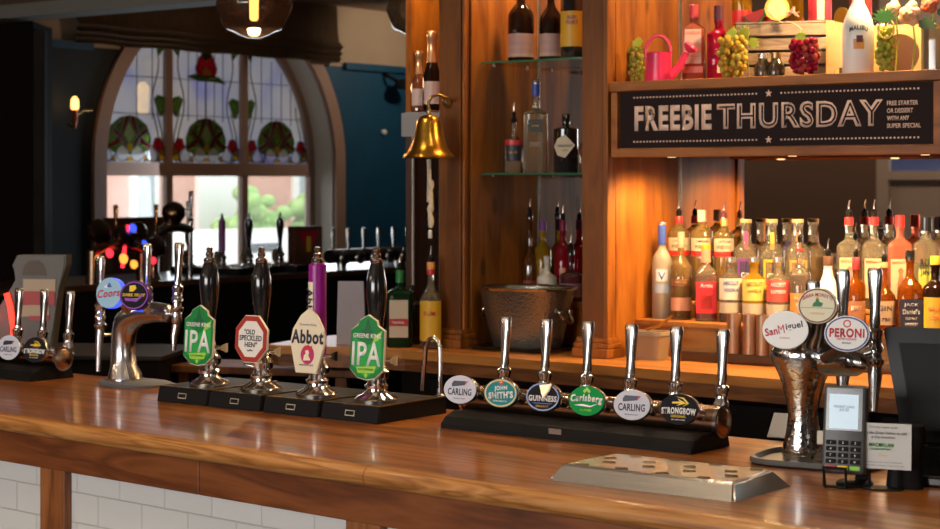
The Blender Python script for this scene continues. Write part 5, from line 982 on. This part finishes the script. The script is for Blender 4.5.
# two small jars
for px, lab in ((763, 'small round spice jar with silver lid, left one before the crate'), (776, 'small round spice jar with brass lid, right one before the crate')):
    o = thing('spice_jar', lab, 'jar', ps_(px, 5.86), 0, 'small round jars on the display shelf'); k = pk(px, 5.86)
    MB().loft([(0, 6*k), (.006, 8.5*k), (8*k, 9.2*k), (14*k, 7.5*k), (17*k, 5*k), (19*k, 4.5*k)], n=24).done('jar_body', G('dark_jar_glass', (.14, .11, .07), .4, gloss=.4), o)
    MB().loft([(19*k, 5.2*k), (24*k, 5.2*k), (24.5*k, 4.5*k)], n=20).done('lid', STEEL if px < 770 else BRASSD, o)
# plywood display box with a round hole
PLY = noisy('birch_plywood', (.78, .50, .20), (.84, .58, .27), 6, .6, stretch=(1, 1, 6)); k = pk(868, 5.96)
pw = thing('plywood_box', 'pale plywood display box with round cut-out and slanted corner', 'display box', ps_(826, 5.95), 12)
wx = 110*k; hx = 50*k; ccx, ccz, cr_ = 74*k, 21*k, 20*k
up_ = [(0, ccz), (ccx-cr_, ccz)]+[(ccx-cr_*math.cos(a), ccz+cr_*math.sin(a)) for a in [math.pi*i/16 for i in range(1, 16)]]+[(ccx+cr_, ccz), (wx, ccz), (wx, hx), (34*k, hx), (0, hx+8*k)]
dn_ = [(0, 0), (6*k, 0), (8*k, 5*k), (12*k, 9*k), (20*k, 9*k), (23*k, 5*k), (24*k, 0), (wx, 0), (wx, ccz), (ccx+cr_, ccz)]+[(ccx+cr_*math.cos(a), ccz-cr_*math.sin(a)) for a in [math.pi*i/16 for i in range(1, 16)]]+[(ccx-cr_, ccz), (0, ccz)]
MB().prism(up_, .010).prism(dn_, .010).done('front_sheet', PLY, pw, 0); MB().box((wx/2, .16, hx/2), (wx, .008, hx)).box((wx/2, .03, hx*.97), (wx*.97, .01, .004)).done('rear_sheet', c('shaded_box_inside', .06, .025, .01), pw, 0); MB().box((.004, .085, hx/2), (.008, .15, hx)).box((wx-.004, .085, hx/2), (.008, .15, hx)).done('side_sheet', PLY, pw, 0)  # rear sheet coloured dark to stand for the shade inside the hole
pn = thing('pineapple_pick', 'green pineapple leaf crown above a yellow ring, over the grapes', 'decoration', Vector(ps_(885, 5.80))+Vector((0, 0, 44*pk(885, 5.8))))
b = MB()
for i in range(9): a = -75+150*i/8; b.prism([(-.008, 0), (.008, 0), (.007, .03), (0, .055+.006*math.cos(i))], .002, TM(.0, -.002*i, .022, 0, a))
b.done('leaf_crown', c('bright_leaf', .20, .55, .06), pn, 0); ringm(MB(), .032, .034, .006, .006, TM(0, .006, -.004)).done('ring', c('pineapple_yellow', .85, .58, .08), pn, 0)
# roses and vase at the right end
def rose(px, py, y, r, colr, label):
    p = ay(px, py, y); o = thing('rose', label, 'flower', (p.x, p.y, ZS)); zc = p.z-ZS; b = MB(); rr = random.Random(px)
    for i in range(13):
        a = i*2.4; q = r*(.15+.055*i); M = TM(q*math.cos(a)*.75, -.004-r*.35+q*.5+0*a, zc+q*math.sin(a)*.75, 0, 0, 0)
        b.ball((0, 0, 0), r*(.34+.018*i), (1, .45, .85), M @ Matrix.Rotation(a, 4, 'Y'), 10, 7)
    b.done('petals', colr, o); MB().tube([(.0, .01, 0), (.01, .012, zc*.5), (0, .01, zc)], .003, 6).done('stem', LEAFM, o)
    leaf(MB(), TM(r*.8, .01, zc-r*1.2, -10, 60), r*1.4).done('leaf', c('dark_rose_leaf', .03, .08, .02), o, 0)
rose(911, 14, 5.93, .044, noisy('peach_petals', (.85, .55, .40), (.75, .38, .26), 30, .7), 'pale peach rose at the right end of the display shelf')
rose(894, 8, 5.95, .03, c('apricot_petals', .85, .55, .30, .7), 'small apricot rose left of the peach rose'); rose(931, 4, 5.97, .035, c('rust_petals', .45, .10, .05, .7), 'dark rust coloured rose at the top right corner')
vs = thing('glass_vase', 'ribbed clear glass vase at the right end of the display shelf', 'vase', ps_(934, 5.87)); k = pk(934, 5.87)
MB().loft([(0, 12*k), (.004, 12.5*k), (40*k, 12.5*k), (42*k, 13*k), (42*k, 12*k), (.006, 11.5*k)], n=12, cap=False).done('vase_body', G('ribbed_vase', (.60, .52, .40), .65, gloss=.45), vs, 20)
gl_ = thing('leaf_garland', 'trailing yellow green vine leaves between the shelf items', 'garland', ps_(750, 5.93))
b = MB(); k = pk(750, 5.93)
for dx, dz, s, a in ((-10, 36, .045, 10), (-4, 42, .05, -30), (2, 34, .04, 50), (-16, 46, .035, -60)): leaf(b, TM(dx*k, -.01, dz*k, -10, a), s)
b.done('leaf', LEAFM, gl_, 0); MB().tube([(0, 0, 0), (-.01, .0, 20*k), (-.008, 0, 44*k), (-.02, 0, 56*k)], .002, 6).done('vine', c('grape_stem', 0, 0, 0), gl_)
# ============================================================= FAR SIDE OF THE ISLAND BAR
fb_ = thing('far_bar_counter', 'dark counter on the far side of the island, under the arched window', 'bar counter', (0, 0, 0))
FBD = wood('far_dark_wood', (.05, .02, .008), (.10, .04, .014), (.15, .06, .02), (7, .9, 7), .3, .2)
fbb = lambda nm, lo, hi, m: MB().box([(a+d)/2 for a, d in zip(lo, hi)], [abs(d-a) for a, d in zip(lo, hi)], bev=.004).done(nm, m, fb_, 0)
fbb('worktop', (-10.1, 6.2, 1.03), (-9.15, 13.2, 1.07), FBD); fbb('cupboard', (-10.0, 6.3, 0), (-9.25, 13.1, 1.03), NEARB)
fbb('under_shelf', (-9.25, 6.3, .62), (-9.1, 13.1, .65), NEARB)
FZ = 1.071
far_hp = None
for px, lab, kind, clip in ((222, 'far hand pull with plum and cream handle before the window', 'purple', CLC), (249, 'far black hand pull with gold clip before the middle of the window', 'black', c('gold_clip', .55, .40, .20)), (280, 'far black hand pull at the right side of the window', 'black', CLC)):
    v = ax(px, 240, -9.45); handpull((v.x, v.y, FZ), lab, clip, kind, 'hand pulls on the far bar', xs=.20, topz=.44, detail=False).rotation_euler = (0, 0, R(-75))
v = ax(189, 240, -9.80); handpull((v.x, v.y, FZ), 'far chrome hand pull with slim tapering lever', CLC, 'chrome', 'hand pulls on the far bar', xs=.20, topz=.48, detail=False).rotation_euler = (0, 0, R(-75))
# arched pipe font with bronze knob
v = ax(153, 240, -9.38); o = thing('arched_beer_font', 'far chrome arched pipe font with bronze knob on top', 'beer tap', (v.x, v.y, FZ))
MB().tube([(0, 0, 0), (0, 0, .05), (0, 0, .24), (.01, .03, .31), (.03, .10, .35), (.05, .20, .355), (.06, .30, .33)], [.06, .04, .04, .04, .038, .034, .03], 16).done('arch', CHROME, o)
MB().loft([(0, .03), (.03, .05), (.09, .085), (.13, .08), (.16, .05), (.175, .02)], TM(.03, .16, .36, 10, 15), 20).done('knob', mat('bronze', (.30, .18, .09), .25, 1), o)
MB().tube([(.06, .29, .38), (.06, .29, .0)], .022, 12).done('tap_body', CHROME, o); tap_handle(o, TM(.06, .30, .34), .15)
# lit fonts left of the arch
v0 = ax(118, 240, -9.25); o = thing('lit_beer_font', 'far cluster font with red, blue and amber lit badges left of the arched font', 'beer tap', (v0.x, v0.y, FZ))
LR = mat('led_red', (1, .03, .05), .4, emit=2.2); LB_ = MATS['blue_led']; LA_ = mat('led_amber', (1, .35, .05), .4, emit=1.8)
MB().tube([(0, -.22, 0), (0, -.22, .20), (0, -.12, .24), (0, .12, .24), (0, .22, .20), (0, .22, 0)], .045, 16).done('arch', OLDC, o)
for dy, dz, r, m in ((-.24, .33, .085, MATS['bronze']), (-.02, .30, .075, OLDC), (.10, .33, .06, MATS['bronze']), (.26, .22, .07, OLDC)):
    h_ = MB().loft([(0, r*.8), (.02, r), (.05, r), (.06, r*.8)], TM(.06, dy, dz, 0, 70), 24).done('badge', m, o)
for dy, dz, m, s in ((-.18, .20, LR, .03), (-.06, .16, LA_, .035), (.02, .36, LB_, .03), (.20, .14, LR, .025), (.03, .12, LA_, .03), (.12, .26, LB_, .018), (-.28, .17, LA_, .02)): MB().loft([(0, s), (.01, s*.9)], TM(.12, dy, dz, 0, 80), 16).done('lit_badge', m, o)
for dy in (-.02, .34): tap_handle(o, TM(.0, dy, .24), .16, LA_ if False else mat('amber_lever', (.8, .35, .12), .2, .9))
MB().tube([(.1, -.05, .10), (.1, -.03, .24), (.1, -.0, .38)], .012).done('red_tube', LR, o)
# long far font with six levers
va, vb = ax(333, 270, -9.45), ax(408, 270, -9.45); Lf = vb.y-va.y
o = thing('far_beer_font', 'far long chrome beer font with six tall levers in front of the teal wall', 'beer tap', (-9.45, va.y, FZ))
MB().tube([(0, -.05, .09), (0, Lf+.05, .09)], .055, 20).done('cylinder', mat('dark_chrome', (0, 0, 0)), o)
MB().tube([(0, .1, 0), (0, .1, .08)], .04).tube([(0, Lf-.1, 0), (0, Lf-.1, .08)], .04).done('column', CHROME, o)
for i in range(6):
    y = Lf*i/5; tap_handle(o, TM(0, y, .055, 0, 0, 60), .135)
    bq = MB().ball((.08, y+.05, .08), .055, (.5, 1, 1)).done('badge', SILV, o)
# brown high-backed seat beyond, red and yellow menu box
v = ax(136, 230, -10.9); o = thing('wooden_screen', 'dark brown wooden screen standing beyond the far bar, left of the window', 'screen', (-10.9, v.y, 0), 90)
MB().box((0, 0, .76), (.62, .04, 1.40), bev=.01).done('panel', mat('dark_maroon_wood', (.07, .025, .018), .5), o, 0); MB().box((-.29, 0, .73), (.05, .06, 1.46)).box((.29, 0, .73), (.05, .06, 1.46)).done('upright', FBD, o, 0)
v = ax(305, 240, -9.8); o = thing('menu_box', 'brown box with red and yellow print standing on the far bar', 'box', (-9.8, v.y, 1.071), 75)
MB().box((0, 0, .16), (.26, .10, .32), bev=.005).done('carton', mat('brown_carton', (.16, .06, .03), .6), o, 0); MB().prism([(-.10, .28), (.10, .28), (0, .10)], .001, TM(0, -.052, 0)).done('red_print', REDP, o, 0); MB().box((0, -.053, .18), (.04, .001, .12)).done('yellow_print', YELP, o, 0)
# grey display head with posters and red neon at the far left, on its own cabinet
v = at(48, 345, 7.4); cbn = thing('underbar_cabinet', 'black steel cabinet standing behind the left end of the bar', 'cabinet', (v.x-.35, v.y+.15, 0), 30)
MB().box((0, .12, .50), (1.3, .55, 1.0), bev=.006).done('cabinet_body', NEARB, cbn, 0); MB().box((0, .12, 1.01), (1.32, .57, .02), bev=.004).done('cabinet_top', mat('dull_steel_top', (.03, .026, .022), .6, .3), cbn, 0)
v = at(32, 345, 7.3); o = thing('display_head', 'grey tapered display unit with red and cream posters and a red neon edge', 'display', (v.x, v.y, 1.021), 36); k = 7.3/F
GREYD = mat('grey_display_shell', (.14, .125, .11), .5)
MB().prism([(-.02, 0), (.10, 0), (.135, .28), (.165, .38), (.165, .42), (-.03, .42), (-.05, .38), (-.03, .32), (-.10, .22), (-.12, .0)], .10, TM(-.03, 0, 0), .006).done('shell', GREYD, o, 0)
MB().prism([(-.03, .34), (.07, .34), (.06, .38), (.04, .40), (0, .40), (-.02, .38)], .002, TM(-.01, -.002, 0)).done('dark_arch', mat('grey_brown', (.12, .09, .07), .6), o, 0)
MB().box((.03, -.003, .30), (.13, .003, .05)).box((.025, -.003, .20), (.115, .003, .045), TM(0, 0, 0, 0, -4)).done('cream_poster', c('poster_cream', .50, .36, .22), o, 0)
MB().box((.03, -.0045, .25), (.125, .003, .055)).box((.03, -.005, .17), (.08, .003, .018)).done('red_poster', c('poster_red', .45, .02, .02), o, 0)
MB().tube([(-.10, -.01, .27), (-.085, -.01, .22), (-.07, -.01, .12), (-.085, -.01, .0), (-.10, -.01, -.0)], .012, 8).done('neon_tube', mat('neon_red', (1, .05, .03), .4, emit=2.0), o)
light('POINT', 'neon_light', (v.x-.12, v.y-.12, 1.2), .25, (1, .08, .05), .03)
# grey price board on the return counter
v = az(343, 346, 1.07); o = thing('price_board', 'plain pale grey board leaning upright on the counter left of the herbal liqueur', 'board', (v.x, v.y+.05, 1.071), 34); k = (-v.x*ST+v.y*CT)/F
MB().prism([(-15*k, 0), (15*k, 0), (12*k, 64*k), (-14*k, 64*k)], .012, TM(0, 0, 0, -4), .002).done('board', mat('lilac_grey', (.36, .33, .36), .5), o, 0); MB().box((0, .05, .01), (20*k, .08, .018)).done('foot', BLACKM, o, 0)
# open shelving below the return counter
o = thing('open_shelving', 'pine shelving below the left end of the back counter', 'shelving', (-5.12, 5.48, 0), 21)
for z in (.955, .72): MB().box((-.12, .16, z), (.86, .30, .03), bev=.003).done('shelf', DPINE, o, 0)
for x in (-.5, .20): MB().box((x, .05, .50), (.05, .04, .92), bev=.003).done('upright', DPINE, o, 0)
